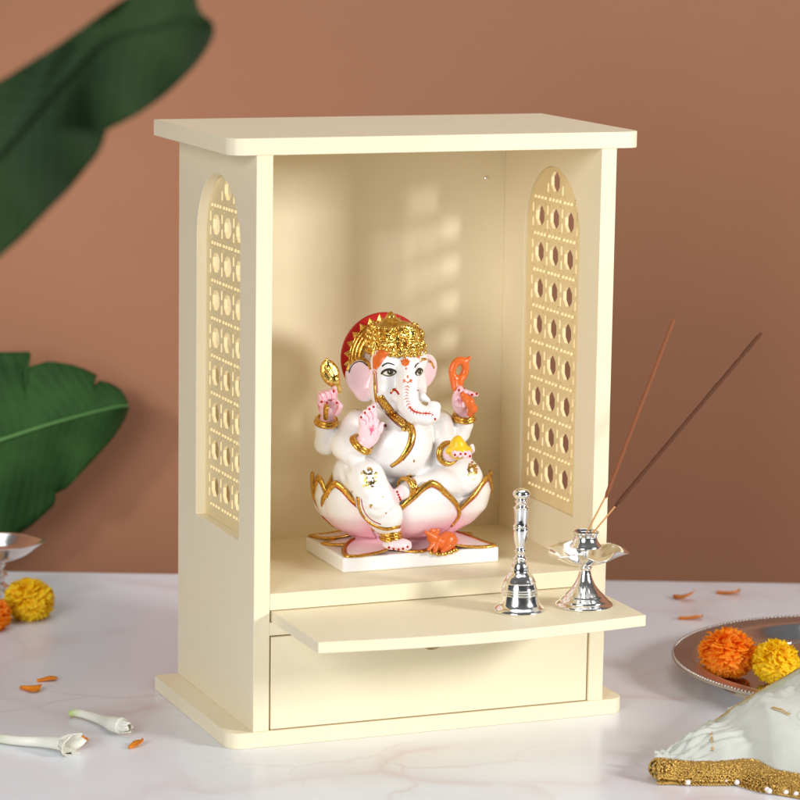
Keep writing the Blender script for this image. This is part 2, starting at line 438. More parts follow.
def cane_holes():
    P, PZ = 3.42, 3.63; holes = []; R = 1.07
    zr = [22.0+PZ*i for i in range(9)]
    inside = lambda y, z, mrg: (abs(y-WY) < WR-mrg) and (z > WZ0+mrg) and (z < WZS or math.hypot(y-WY, z-WZS) < WR-mrg)
    def put(poly, mrg=.3):
        if all(inside(y, z, mrg) for y, z in poly): holes.append(poly)
    def rect(yc, zc, w, h, a=0):
        c, s = math.cos(a), math.sin(a)
        return [(yc+c*x-s*z, zc+s*x+c*z) for x, z in ((-w/2,-h/2),(w/2,-h/2),(w/2,h/2),(-w/2,h/2))]
    for i, z in enumerate(zr):
        for j in (-1, 0, 1):
            y = WY+j*P
            put([(y+R*math.cos(a), z+R*math.sin(a)) for a in np.linspace(0, 2*math.pi, 9)[:-1]+math.pi/8], .5)
            for sy in (-1, 1):
                for sz in (-1, 1):                        # small wedge holes at the four corners of a cell
                    cy, cz = y+sy*1.14, z+sz*1.26
                    put([(cy+sy*.17, cz+sz*.17), (cy+sy*.17, cz-sz*.16), (cy-sy*.16, cz+sz*.17)][::sy*sz])
        for j in (-1.5, -.5, .5, 1.5):                     # upright slots between the columns
            for dz in (-.70, .70): put(rect(WY+j*P, z+dz, .36, .92), .3)
    for i in range(10):                                    # paired dashes between the rows
        z = zr[0]-PZ/2+PZ*i
        for j in range(-1, 2):
            for dy in (-1.12, -.38, .38, 1.12):
                put(rect(WY+j*P+dy*1.04, z, .56, .34), .3)
        for j in (-1.5, -.5, .5, 1.5): put(rect(WY+j*P, z, .24, .24), .3)
    return holes
HOLES = cane_holes()
for x0, lab in ((0, None), (Wd-PW, None)):
    o = flat_shape('side_panel', [(0,BZ),(D-.02,BZ),(D-.02,H),(0,H)], [arch(WR, WZ0, WZS)], PW,
                   lambda a, b, c, x0=x0: (x0+PW/2+c, a, b), M['cream'], shrine)
    bevel(o, .05)
    xc = PW-.46 if x0 == 0 else x0+.46
    flat_shape('cane_panel', arch(WR-.03, WZ0+.03, WZS), HOLES, .33,
               lambda a, b, c, xc=xc: (xc+c, a, b), M['cane'], o)
bevel(MB().box((PW+.004,DB,BZ+.004),(Wd-PW-.004,D-.04,H-.004)).build('back_panel', M['cream'], shrine, smooth=False), .03)
bevel(MB().box((PW+.004,.0,SH0),(Wd-PW-.004,DB-.004,SH1)).build('shelf', M['cream'], shrine, smooth=False), .05)
bevel(MB().box((PW+.004,.01,10.62),(Wd-PW-.004,2.2,11.86)).build('front_rail', M['cream'], shrine, smooth=False), .04)
# pull-out tray with a bowed front
n = 24; tx0, tx1 = 1.78, 34.25
fr = [(tx0+(tx1-tx0)*i/n, -12.35-1.35*math.sin(math.pi*i/n)) for i in range(n+1)]
bevel(MB().prism(fr+[(tx1,9.5),(tx0,9.5)], 11.9, 12.94).build('pull_out_tray', M['cream'], shrine), .06)
notch = [(18.0-1.75*math.cos(a), 10.45-NOTR*math.sin(a)) for a in np.linspace(0, math.pi, 22)]
dr = bevel(flat_shape('drawer', [(1.76,10.45),(1.76,1.62),(34.22,1.62),(34.22,10.45)]+notch[::-1], [], 1.68, lambda a, b, c: (a, .86+c, b), M['cream'], shrine), .05)
db = MB().box((2.4,2.1,1.8),(2.9,20,9.4)).box((33.1,2.1,1.8),(33.6,20,9.4)).box((2.9,19.5,1.8),(33.1,20,9.4)).box((2.9,2.1,1.8),(33.1,19.5,2.2))
db.build('drawer_box', M['cream'], dr, smooth=False)
sc = aty(486,178,22.3)
mb = MB(); mb.lathe((0,0,0), [(0,.22),(.12,.2),(.24,.12),(.27,0)], 16)
mb.v = [(sc[0]+x, DB-z, sc[2]+y) for x, y, z in mb.v]
scw = mb.build('screw', M['silver'], shrine)
# finger notch under the drawer top
nb = MB(); nc = aty(434,648.5,-.0)
# ------------------------------------------------------------------ implicit modelling for the figurine
class Vol:
    def __init__(s, lo, hi, h):
        s.lo = np.array(lo, float); s.h = h
        s.n = np.ceil((np.array(hi)-s.lo)/h).astype(int)+1
        s.F = np.full(s.n, 4.0, np.float32)
        s.ax = [(s.lo[k]+h*np.arange(s.n[k])).astype(np.float32) for k in range(3)]
    def blk(s, lo, hi):
        a = np.clip(np.floor((np.array(lo)-s.lo)/s.h).astype(int), 0, s.n-1)
        b = np.clip(np.ceil((np.array(hi)-s.lo)/s.h).astype(int)+1, 1, s.n)
        sl = tuple(slice(a[k], b[k]) for k in range(3))
        X = s.ax[0][sl[0]][:,None,None]; Y = s.ax[1][sl[1]][None,:,None]; Z = s.ax[2][sl[2]][None,None,:]
        return sl, X, Y, Z
    def put(s, sl, d, k, cut=False):
        F = s.F[sl]; d = d.astype(np.float32)
        if cut:
            h = np.clip(.5-.5*(F+d)/k, 0, 1); s.F[sl] = F*(1-h)-d*h+k*h*(1-h)
        else:
            h = np.clip(.5+.5*(F-d)/k, 0, 1); s.F[sl] = F*(1-h)+d*h-k*h*(1-h)
    def cap(s, a, b, ra, rb, k=.35, cut=False):
        a = np.array(a, float); b = np.array(b, float); r = max(ra, rb)+k+3*s.h
        sl, X, Y, Z = s.blk(np.minimum(a,b)-r, np.maximum(a,b)+r)
        ab = b-a; L = ab@ab+1e-9
        t = np.clip(((X-a[0])*ab[0]+(Y-a[1])*ab[1]+(Z-a[2])*ab[2])/L, 0, 1)
        d = np.sqrt((X-a[0]-t*ab[0])**2+(Y-a[1]-t*ab[1])**2+(Z-a[2]-t*ab[2])**2)-(ra+(rb-ra)*t)
        s.put(sl, d, k, cut); return s
    def chain(s, pts, rads, k=.3):
        for i in range(len(pts)-1): s.cap(pts[i], pts[i+1], rads[i], rads[i+1], k)
        return s
    def ell(s, c, r, k=.35, rot=None, cut=False):
        c = np.array(c, float); r = np.array(r, float); m = r.max()+k+3*s.h
        sl, X, Y, Z = s.blk(c-m, c+m)
        X, Y, Z = X-c[0], Y-c[1], Z-c[2]
        if rot is not None:
            Q = np.array(rot)                     # rows: local axes
            X, Y, Z = Q[0,0]*X+Q[0,1]*Y+Q[0,2]*Z, Q[1,0]*X+Q[1,1]*Y+Q[1,2]*Z, Q[2,0]*X+Q[2,1]*Y+Q[2,2]*Z
        k0 = np.sqrt((X/r[0])**2+(Y/r[1])**2+(Z/r[2])**2)+1e-6
        k1 = np.sqrt((X/r[0]**2)**2+(Y/r[1]**2)**2+(Z/r[2]**2)**2)+1e-6
        s.put(sl, k0*(k0-1)/k1, k, cut); return s
    def mesh(s, relax=2):
        F = s.F; n = s.n; ins = F < 0
        c = [ins[i:n[0]-1+i, j:n[1]-1+j, k:n[2]-1+k] for i in (0,1) for j in (0,1) for k in (0,1)]
        cnt = sum(x.astype(np.int8) for x in c)
        act = np.argwhere((cnt > 0) & (cnt < 8)); m = len(act)
        idx = np.full(n-1, -1, np.int32); idx[tuple(act.T)] = np.arange(m)
        val = {o: F[act[:,0]+o[0], act[:,1]+o[1], act[:,2]+o[2]] for o in [(i,j,k) for i in (0,1) for j in (0,1) for k in (0,1)]}
        acc = np.zeros((m,3)); w = np.zeros(m)
        for a in val:
            for k in range(3):
                if a[k]: continue
                b = list(a); b[k] = 1; b = tuple(b)
                fa, fb = val[a], val[b]; q = (fa < 0) != (fb < 0)
                t = np.where(q, fa/np.where(q, fa-fb, 1), 0)
                p = np.tile(np.array(a, float), (m,1)); p[:,k] += t
                acc[q] += p[q]; w[q] += 1
        V = s.lo+s.h*(act+acc/w[:,None])
        faces = []
        for k in range(3):
            i, j = (k+1)%3, (k+2)%3
            sh = [slice(None)]*3; sh2 = [slice(None)]*3; sh[k] = slice(0,-1); sh2[k] = slice(1,None)
            q = np.argwhere(ins[tuple(sh)] != ins[tuple(sh2)])
            q = q[(q[:,i] > 0) & (q[:,j] > 0) & (q[:,i] < n[i]-1) & (q[:,j] < n[j]-1)]
            def g(di, dj):
                r = q.copy(); r[:,i] -= di; r[:,j] -= dj; return idx[tuple(r.T)]
            quad = np.stack([g(1,1), g(0,1), g(0,0), g(1,0)], 1)
            flip = ~ins[tuple(q.T)]; quad[flip] = quad[flip][:, ::-1]
            faces.append(quad)
        Fc = np.vstack(faces); Fc = Fc[(Fc >= 0).all(1)]
        e = np.vstack([Fc[:,[0,1]],Fc[:,[1,2]],Fc[:,[2,3]],Fc[:,[3,0]]]); e = np.vstack([e, e[:,::-1]])
        for it in range(relax):
            A = np.zeros_like(V); ct = np.bincount(e[:,0], minlength=m)
            for k in range(3): A[:,k] = np.bincount(e[:,0], V[e[:,1],k], minlength=m)
            V = V+(.5 if it%2==0 else -.45)*(A/ct[:,None]-V)
        return V, Fc

P = aty
PXC = 10.45
class Skin:
    """a finished surface that painted lines and gold edging are laid on"""
    def __init__(s, V, F):
        s.t = BVHTree.FromPolygons([Vector(v) for v in V], [list(map(int,f)) for f in F])
    def hit(s, u, v, off=.02):
        d = ray(u, v); d = Vector(d/np.linalg.norm(d))
        p, nrm, i, _ = s.t.ray_cast(Vector(CAM), d)
        if p is None: return None, None
        if nrm.dot(d) > 0: nrm = -nrm
        return np.array(p+nrm*off), np.array(nrm)
    def line(s, pts, n=None, off=0.0):
        q = np.array(pts, float)
        L = np.sum(np.linalg.norm(np.diff(q, axis=0), axis=1)); n = n or max(4, int(L/1.1))
        if len(q) > 2: q = smooth_prof(q, 8)
        H = [s.hit(u, v, off) for u, v in resample(q, n)]
        H = [h for h in H if h[0] is not None]
        if len(H) < 3: return None, None
        Q = np.array([h[0] for h in H]); N = np.array([h[1] for h in H])
        for _ in range(2): Q[1:-1] = Q[1:-1]*.5+.25*(Q[:-2]+Q[2:]); N[1:-1] = N[1:-1]*.5+.25*(N[:-2]+N[2:])
        return Q, N
    def trim(s, mb, pts, r0, r1=None, flat=.55, off=0.0, seg=8):
        Q, N = s.line(pts, off=off)
        if Q is None: return
        r1 = r0 if r1 is None else r1
        mb.tube(Q, np.linspace(r0, r1, len(Q)), seg, flat, N)
    def stroke(s, mb, pts, w0, w1=None, off=.018):
        q = np.array(pts, float)
        if len(q) > 2: q = smooth_prof(q, 6)
        L = np.sum(np.linalg.norm(np.diff(q, axis=0), axis=1)); n = max(3, int(L/.7)+1); q = resample(q, n)
        T = np.gradient(q, axis=0); T /= np.linalg.norm(T, axis=1)[:,None]+1e-9; Nn = np.stack([-T[:,1],T[:,0]],1)
        w1 = w0 if w1 is None else w1; w = np.linspace(w0, w1, n)
        rows = []
        for i in range(n):
            row = [s.hit(*(q[i]+Nn[i]*w[i]*k), off)[0] for k in (-.5,0,.5)]
            if any(x is None for x in row): continue
            if rows and np.linalg.norm(row[1]-rows[-1][1]) > .6: break
            rows.append(row)
        if len(rows) < 2: return
        mb.add([x for r in rows for x in r], [(3*i+k,3*i+k+1,3*i+k+4,3*i+k+3) for i in range(len(rows)-1) for k in (0,1)])
    def patch(s, mb, poly, rings=4, off=.016):
        q = np.array(poly, float); c = q.mean(0); n = len(q)
        if n < 14: q = resample(np.vstack([q, q[:1]]), 25)[:-1]; n = 24
        vs = [s.hit(*c, off)[0]]
        if vs[0] is None: return
        for r in range(1, rings+1):
            for p in q:
                h = s.hit(*(c+(p-c)*r/rings), off)[0]
                if h is None or np.linalg.norm(h-vs[0]) > 2.5: h = vs[-1]
                vs.append(h)
        fs = [(0, 1+i, 1+(i+1)%n) for i in range(n)]
        fs += [(1+(r-1)*n+i, 1+r*n+i, 1+r*n+(i+1)%n, 1+(r-1)*n+(i+1)%n) for r in range(1, rings) for i in range(n)]
        mb.add(vs, fs)
    def dot(s, mb, u, v, r, rv=None, off=.018):
        rv = rv or r
        s.patch(mb, [(u+r*math.cos(a), v+rv*math.sin(a)) for a in np.linspace(0, 2*math.pi, 15)[:-1]], 2, off)

# ------------------------------------------------------------------ figurine on the shelf
idol = empty('deity_figurine', (19.1,11.1,SH1), 'white marble elephant-headed deity figurine with gold crown seated on a pink lotus', 'figurine')
o = bevel(MB().prism([(11.03,5.86),(27.26,5.86),(27.26,16.3),(11.03,16.3)], SH1+.005, 16.1).build('plinth', M['idol'], idol,
          cols=np.tile((.86,.855,.845), (8,1))), .22, 4)
LC = np.array([19.1, 11.1]); LQ = .60
ZR = ([17.0,17.4,18.0,19.4,21.2,23.2], [5.3,5.9,7.0,8.25,8.85,8.7])
def lotus_r(z): return np.interp(z, *ZR)
mb = MB()
prof = smooth_prof([(5.9,16.12),(5.2,16.6),(5.15,17.1),(5.75,17.5),(6.9,18.1),(8.05,19.5),(8.4,20.6),(8.0,21.0),(4,21.1),(0.05,21.1)], 5)
mb.lathe((LC[0],LC[1],0), prof, 64, lambda r, z, th: (r*math.hypot(math.cos(th), LQ*math.sin(th))**1 if False else r, z))
mb.v = [(x, LC[1]+(y-LC[1])*LQ, z) for x, y, z in mb.v]
WHITE = np.array((.86,.845,.84)); PINK = np.array((.86,.38,.48))
Z = np.array(mb.v)[:,2]
lotus = mb.build('lotus', M['idol'], idol, cols=WHITE+(PINK-WHITE)*np.clip((18.6-Z)/2.2, 0, .9)[:,None])
def petal_grid(phi, half, ztip, lift, ns=25, nt=22):
    vs = []; cs = []; edge = []
    for i in range(nt+1):
        tt = i/nt; z = 17.15+(ztip-17.15)*tt
        w = half*max(1e-3, (1-tt**2.6))**.75*(.72+.28*math.sin(math.pi*min(1,tt*1.25)))
        for j in range(ns+1):
            sx_ = -1+2*j/ns; a = math.radians(phi+sx_*w)
            r = lotus_r(z)+lift+.35*(1-sx_*sx_)*math.sin(math.pi*min(1,tt*1.05))+.35*tt**5
            vs.append((LC[0]+r*math.cos(a), LC[1]+LQ*r*math.sin(a), z))
            pk = np.clip(1.0*(1-tt*2.0), 0, .9)+.6*abs(sx_)**3*(.5+.5*(1-tt))
            cs.append(WHITE+(PINK-WHITE)*min(pk,.85))
    f = [(i*(ns+1)+j, i*(ns+1)+j+1, (i+1)*(ns+1)+j+1, (i+1)*(ns+1)+j) for i in range(nt) for j in range(ns)]
    V = np.array(vs)
    L = V.reshape(nt+1, ns+1, 3)
    path = np.vstack([L[4:,0], L[::-1][:nt-3, ns]])
    return V, f, np.array(cs), path
lotus_polys = []
for phi, half, ztip, lift in ((-150,26,22.9,.12),(-36,30,22.7,.30),(-86,25,23.0,.62),(-172,22,23.2,.02),(-10,20,22.6,0),
                              (25,26,22.9,.1),(75,26,22.9,.2),(120,26,22.9,.1),(160,24,22.9,.1)):
    V, f, cs, path = petal_grid(phi, half, ztip, lift)
    o = link('petal', V, f, M['idol'], lotus, cols=cs)
    md = o.modifiers.new('thickness', 'SOLIDIFY'); md.thickness = .22*S; md.offset = -1
    lotus_polys.append((V, f))
    e = MB(); cen = np.array([LC[0], LC[1], 20.5]); nn = path-cen; nn[:,2] *= .3; nn /= np.linalg.norm(nn, axis=1)[:,None]
    pts = resample(path, 60); nn = resample(nn, 60); k = np.linspace(0, 1, 60)
    e.tube(pts+nn*.05, .17+.17*np.sin(np.pi*k), 8, .6, nn)
    e.build('gold_edge', M['gold_trim'], lotus)
    e = MB(); e.tube(pts+nn*.12-np.array([0,0,.33])*np.sin(np.pi*k)[:,None], .06, 6, .5, nn)
    e.build('red_line', M['red'], lotus)
def low_petal(tip, wid, ztop=17.2):
    tip = np.array(tip); d = tip-LC; L = np.linalg.norm(d); d /= L; nrm = np.array([-d[1], d[0]])
    b = LC+d*L*.42; vs = []; cs = []; nt, ns = 18, 14
    for i in range(nt+1):
        tt = i/nt; w = wid*max(1e-3,(1-tt**2.2))**.9*(.8+.2*math.sin(math.pi*tt))
        for j in range(ns+1):
            sx_ = -1+2*j/ns; p = b+(tip-b)*tt+nrm*sx_*w
            z = 16.16+.12*(1-abs(sx_)**3)+(ztop-16.2)*max(0,1-tt*1.15)**1.6
            p = np.clip(p, (11.12,5.93), (27.17,16.25)); vs.append((p[0], p[1], z))
            cs.append(WHITE+(PINK-WHITE)*np.clip(.75-tt*.8+.25*abs(sx_)**2, 0, .8))
    f = [(i*(ns+1)+j, i*(ns+1)+j+1, (i+1)*(ns+1)+j+1, (i+1)*(ns+1)+j) for i in range(nt) for j in range(ns)]
    V = np.array(vs); o = link('base_petal', V, f, M['idol'], lotus, cols=np.array(cs))
    G = V.reshape(nt+1, ns+1, 3); path = np.vstack([G[3:,0], G[::-1][:nt-2, ns]]); path = resample(path, 60)
    e = MB(); k = np.linspace(0,1,60); e.tube(path+np.array([0,0,.04]), .18+.14*np.sin(np.pi*k), 8, .5, np.tile((0,0,1.0),(60,1)))
    e.build('gold_edge', M['gold_trim'], lotus)
    e = MB(); c0 = path.mean(0); e.tube(path+(c0-path)*.09+np.array([0,0,.07]), .06, 6, .5, np.tile((0,0,1.0),(60,1)))
    e.build('red_line', M['red'], lotus)
for tip, w in (((11.35,12.2),2.1),((11.5,6.15),2.6),((18.9,5.95),3.0),((26.9,6.2),2.9),((26.8,12),2.2),((11.4,16),2),((19.1,16.2),3),((26.8,16),2)):
    low_petal(tip, w)

h = .085
vb = Vol((8.6,2.6,16.0), (29.4,14.8,38.0), h)
# torso, belly, back
vb.ell(P(398,444,9.1), (3.45,3.1,3.35), .5)
vb.ell(P(394,427,10.3), (4.1,2.3,2.2), .7)
vb.ell(P(394,455,11.4), (4.4,2.2,4.3), .6)
vb.ell(P(396,408,10.6), (2.6,2.0,2.2), .6)
# thighs and draped legs
vb.chain([P(380,470,10.5), P(354,474,9.4), P(366,479,6.6)], [2.0,1.9,1.75], .7)
vb.chain([P(366,479,6.4), P(377,502,5.6), P(385,516,5.5), P(389,527,5.7)], [1.75,1.85,1.6,1.15], .5)
vb.cap(P(371,500,5.9), P(378,519,5.7), 1.2, .9, .4)
vb.chain([P(415,472,10.2), P(452,471,9.6), P(464,477,8.6)], [2.1,2.1,1.75], .7)
vb.chain([P(466,481,8.6), P(440,485,7.4), P(414,489,6.7)], [1.5,1.45,1.1], .6)
vb.cap(P(410,488,6.4), P(396,496,5.3), .85, .62, .3)
vb.cap(P(389,532,5.6), P(391,541,5.5), .85, .75, .3)
vb.ell(P(397,544,4.95), (1.45,1.1,.55), .35)
vb.ell(P(404,547,4.5), (.75,.55,.36), .25)
# head
vb.ell(P(397,378,9.2), (2.5,2.7,3.0), .4)
vb.ell(P(387,362,8.2), (1.6,1.6,1.7), .5); vb.ell(P(412,361,8.2), (1.5,1.6,1.6), .5)
vb.ell(P(384,390,8.2), (1.35,1.6,1.9), .5); vb.ell(P(416,386,8.4), (1.0,1.4,1.6), .5)
vb.ell(P(391,402,8.2), (1.2,1.3,.95), .5)
vb.chain([P(406,364,7.0), P(408,378,6.35), P(407,392,5.95), P(408,404,5.6), P(415,413,5.35), P(425,416,5.2), P(432,414,5.2), P(435,407,5.3), P(432,405,5.4)],
         [1.0,1.0,1.02,1.02,1.0,.9,.75,.5,.36], .3)
vb.chain([P(394,391,6.9), P(396,398,6.3), P(397.5,401,6.0)], [.46,.36,.24], .12)
vb.chain([P(418,392,7.0), P(422,397,6.3), P(428,400,5.7)], [.5,.45,.22], .12)
# ears: thin shells facing forward
def rotz(a, b=0):
    a = math.radians(a); c, s_ = math.cos(a), math.sin(a); return [[c,s_,0],[-s_,c,0],[0,0,1]]
vb.ell(P(361,376,10.0), (1.55,.42,1.75), .22, rotz(-12)); vb.ell(P(365,388,9.9), (1.15,.45,1.35), .3, rotz(-12))
vb.ell(P(360,377,9.55), (1.05,.28,1.25), .2, rotz(-12), cut=True)
vb.ell(P(426.5,369,9.9), (1.35,.38,1.5), .22, rotz(20)); vb.ell(P(424.5,378,9.8), (.9,.4,.95), .3, rotz(20))
# arms with attributes, raised behind
vb.chain([P(356,424,10.8), P(340,438,10.6), P(325.5,443.5,10.3)], [1.45,1.1,1.05], .45)
vb.chain([P(325.5,443.5,10.3), P(325.5,428,10), P(327,419,9.7)], [1.05,.95,.7], .3)
vb.chain([P(440,424,10.8), P(452,437,10.6), P(460,432,10.3)], [1.4,1.1,1.0], .45)
vb.chain([P(459,434,10.3), P(463.5,424,10), P(464,415,9.7)], [.95,.9,.68], .3)
# fist with curled fingers
vb.ell(P(328.5,405,9.4), (1.05,.68,1.35), .25)
for k in range(4):
    u = 319.5+4.6*k; v = 394.5-1.6*k+(1.2 if k == 3 else 0)
    vb.chain([P(u,v+9,9.0), P(u+.2,v,8.8), P(u+1.2,v+1.2,8.3), P(u+1.6,v+6.8,8.25)], [.29,.29,.27,.22], .1)
vb.chain([P(337,413,8.9), P(339.5,406,8.5), P(337.3,402.5,8.2)], [.34,.3,.24], .12)
vb.chain([P(333,396,8.9), P(334.5,388,8.7)], [.3,.24], .12)
# other raised hand
vb.ell(P(460,401,9.4), (.85,.62,1.35), .25)
for k in range(4):
    vb.chain([P(457+2.5*k,392+1.1*k,8.9), P(460+3.6*k,388.5+2*k,8.6), P(460.5+5.3*k,390.5+1.4*k,8.2)], [.28,.27,.21], .1)
vb.chain([P(457,404,8.9), P(463,405,8.4), P(467,399,8.2)], [.32,.28,.22], .12)
# blessing arm, palm to the front
vb.chain([P(357,427,9.6), P(346,446,8.4), P(352,452,7.6)], [1.6,1.35,1.2], .5)
vb.chain([P(350,451,7.8), P(360,447,6.9), P(365,441,6.5)], [1.2,.95,.75], .3)
vb.ell(P(369.5,430,6.25), (1.16,.45,1.6), .25)
for (u0,v0,u1,v1) in ((363,428,361.3,416.5),(366,425,365,412),(369.5,423,369.5,408.2),(373,423,373.8,406)):
    vb.chain([P(u0,v0,6.2), P((u0+u1)/2,(v0+v1)/2,6.1), P(u1,v1,6.0)], [.36,.34,.26], .14)
vb.chain([P(374,437,6.2), P(379.5,430,5.9), P(382.5,424,5.8)], [.36,.32,.23], .12)
# arm resting on the knee with open hand
vb.chain([P(438,428,9.8), P(444,446,8.8), P(446,453,8.0)], [1.5,1.15,1.0], .5)
vb.cap(P(446,453,8.0), P(451,454,6.8), .95, .75, .3)
vb.ell(P(459,454,6.3), (1.2,.9,.4), .2)
for k in range(4):
    vb.chain([P(454+4.2*k,454-.8*abs(k-1.5),5.8), P(454.5+4.6*k,452.5+.5*abs(k-1.5),5.2), P(455+4.9*k,455.5+.4*k,4.95)], [.29,.28,.22], .1)
vb.chain([P(468,454,6.5), P(472,450,6.2), P(472,446,6.1)], [.3,.28,.22], .12)
V, F = vb.mesh()
# carved folds in the draped legs
def px_of(V):
    d = V-CAM; z = d@FW; return PX+FPX*(d@RT)/z, PY-FPX*(d@UP)/z
U_, V_ = px_of(V)
e1 = V[F[:,1]]-V[F[:,0]]; e2 = V[F[:,3]]-V[F[:,0]]; fn_ = np.cross(e1, e2); VN = np.zeros_like(V)
for c_ in range(4):
    for k_ in range(3): VN[:,k_] += np.bincount(F[:,c_], fn_[:,k_], minlength=len(V))
VN /= np.linalg.norm(VN, axis=1)[:,None]+1e-9
def folds(cu, cv, su, sv, ox, oy, freq, amp):
    w_ = np.exp(-((U_-cu)/su)**2-((V_-cv)/sv)**2)*(VN@(-FW) > -.1)
    r_ = np.hypot(U_-ox, (V_-oy)*.9)
    V[:] = V+VN*(amp*w_*np.sin(r_*freq+1.5*np.sin(U_*.21)))[:,None]
folds(380, 512, 20, 16, 368, 468, .78, .055)
folds(440, 487, 34, 9, 478, 455, .62, .05)
folds(345, 472, 12, 12, 372, 455, .7, .045)
# airbrushed pink on hands, feet and ears
cols = np.tile(WHITE, (len(V),1))
PK = np.array((.90,.36,.46))
def blush(c, r, amt, pk=PK):
    d = np.linalg.norm((V-np.array(c))/np.array(r), axis=1); k = amt*np.clip(1.35-d, 0, .35)/.35
    cols[:] = cols+(pk-cols)*k[:,None]
for c, r, a in ((P(328,402,9.0),(1.5,1.6,1.9),.6),(P(463,398,9.0),(1.5,1.5,1.75),.52),(P(369.5,426,6.1),(1.5,.95,2.2),.45),(P(361,378,9.7),(1.35,.8,1.9),.40),
                (P(427,374,9.6),(1.3,.8,1.6),.42),(P(460,456,5.4),(1.7,1.6,.75),.45),(P(397,493,4.8),(.9,1.2,1.0),.35),(P(402,546,4.6),(1.5,1.2,.6),.35),
                (P(398,399,5.6),(.6,.6,.5),.0)):
    blush(c, r, a)
cols[:] = cols*(1-.0*np.clip(1-np.linalg.norm((V-P(405,470,9))/np.array((1.2,2,1)), axis=1), 0, 1)[:,None])*1.0
body = link('body', V, F, M['idol'], idol, cols=cols)
skin = Skin(V, F)
off = len(V); AV = list(V); AF = [list(f) for f in F]
for lv, lf in lotus_polys:
    n0 = len(AV); AV += list(lv); AF += [[i+n0 for i in q] for q in lf]
skin_all = Skin(AV, AF)

# halo behind the head
HC = np.array(P(384,357,12.6)); HR = 4.35
mb = MB(); n = 64
for y0, y1, r in ((HC[1],HC[1]+.45,HR),):
    vs = []; 
    for y, rr in ((y1,r),(y0+.08,r),(y0,r-.1),(y0,2.55),(y1,2.55)):
        vs += [(HC[0]+rr*math.cos(2*math.pi*k/n), y, HC[2]+rr*math.sin(2*math.pi*k/n)) for k in range(n)]
    mb.add(vs, [(i*n+k, ((i+1)%5)*n+k, ((i+1)%5)*n+(k+1)%n, i*n+(k+1)%n) for i in range(5) for k in range(n)])
halo = mb.build('halo', M['red'], idol, autos=40)
mb = MB(); vs = [(HC[0]+rr*math.cos(2*math.pi*k/n), HC[1]+y, HC[2]+rr*math.sin(2*math.pi*k/n)) for y, rr in ((.12,.02),(.12,2.56),(.3,2.56),(.3,.02)) for k in range(n)]
mb.add(vs, [(i*n+(k+1)%n, i*n+k, (i+1)*n+k, (i+1)*n+(k+1)%n) for i in range(3) for k in range(n)])
mb.build('halo_plate', M['idol'], halo, autos=40, cols=np.tile((.86,.80,.72), (4*n,1)))
mb = MB(); NR = 24
for k in range(NR):                                 # ring of gold rays
    a = 2*math.pi*(k+.5)/NR; da = math.pi/NR
    f_ = lambda r, a, y: (HC[0]+r*math.cos(a), HC[1]+y, HC[2]+r*math.sin(a))
    mb.add([f_(3.6,a-da,-.06), f_(3.6,a+da,-.06), f_(4.25,a,-.06), f_(3.75,a,-.30), f_(3.6,a-da,.1), f_(3.6,a+da,.1), f_(4.25,a,.1)],
           [(0,3,2),(3,1,2),(0,1,3),(0,2,6,4),(2,1,5,6)])
mb.build('rays', M['gold'], halo, smooth=False)
MB().ring(HC+np.array([0,-.08,0]), (0,1,0), 2.55, .32, 64, 10).ring(HC+np.array([0,-.06,0]), (0,1,0), 2.95, .24, 64, 10).ring(HC+np.array([0,-.05,0]), (0,1,0), 3.3, .22, 64, 10).ring(HC+np.array([0,-.04,0]), (0,1,0), 3.58, .16, 64, 8).build('ring', M['gold'], halo)
# crown
vc = Vol((12.6,5.2,34.4), (22.2,13.6,40.2), .075)
cr = np.array(P(394,345,9.4))
vc.ell(P(396,347,9.3), (2.72,2.95,1.2), .2)
vc.ell(P(394,338,9.4), (2.62,2.6,1.7), .25)
vc.ell(P(393,329,9.7), (2.05,2.0,.8), .2)
vc.ell(P(391,322,9.7), (.95,.95,.5), .15); vc.ell(P(391,317.5,9.7), (.52,.52,.5), .12); vc.cap(P(391,315,9.7), P(391,311.8,9.7), .26, .1, .12)
vc.ell(P(403,336,7.6), (1.7,.7,1.2), .3, rotz(-8)); vc.ell(P(403,328,8.0), (.85,.5,.7), .2)
for i in range(26):
    a = 2*math.pi*i/26
    for (z_, rr, rb) in ((-.42,2.76,.22),(.2,2.78,.2)):
        c = np.array(P(396,347,9.3))+np.array([rr*math.cos(a), rr*1.07*math.sin(a), z_]); vc.ell(c, (rb,)*3, .06)
for i in range(20):
    a = 2*math.pi*i/20; c = np.array(P(392,330.5,9.65))+np.array([1.95*math.cos(a), 2.0*math.sin(a), 0]); vc.ell(c, (.2,.2,.26), .06)
for row, (zz, rr, n_) in enumerate(((.42,2.72,26),(.95,2.66,24),(1.45,2.5,22),(1.9,2.22,20))):   # tiers of embossed leaves
    for i in range(n_):
        a = 2*math.pi*(i+.5*(row%2))/n_; c = np.array(P(394,342,9.4))+np.array([rr*math.cos(a), rr*1.05*math.sin(a), zz-.35]); vc.ell(c, (.17,.17,.29), .05)
for zz, rr in ((-.62,2.62),(.75,2.6)):
    for i in range(60):
        a = 2*math.pi*i/60; vc.ell(np.array(P(395,344.5,9.35))+np.array([rr*math.cos(a), rr*1.07*math.sin(a), zz]), (.2,.2,.1), .05)
for i in range(16):
    a = math.pi*i/15; c = np.array(P(403,336,7.35))+np.array([1.55*math.cos(a), -.1+.25*abs(math.cos(a)), 1.15*math.sin(a)-.2]); vc.ell(c, (.2,.3,.2), .05)
    c = np.array(P(403,336,6.98))+np.array([.8*math.cos(a), .15*abs(math.cos(a)), .7*math.sin(a)-.1]); vc.ell(c, (.15,.2,.15), .05)
vc.ell(P(403,336,6.95), (.38,.25,.42), .05)
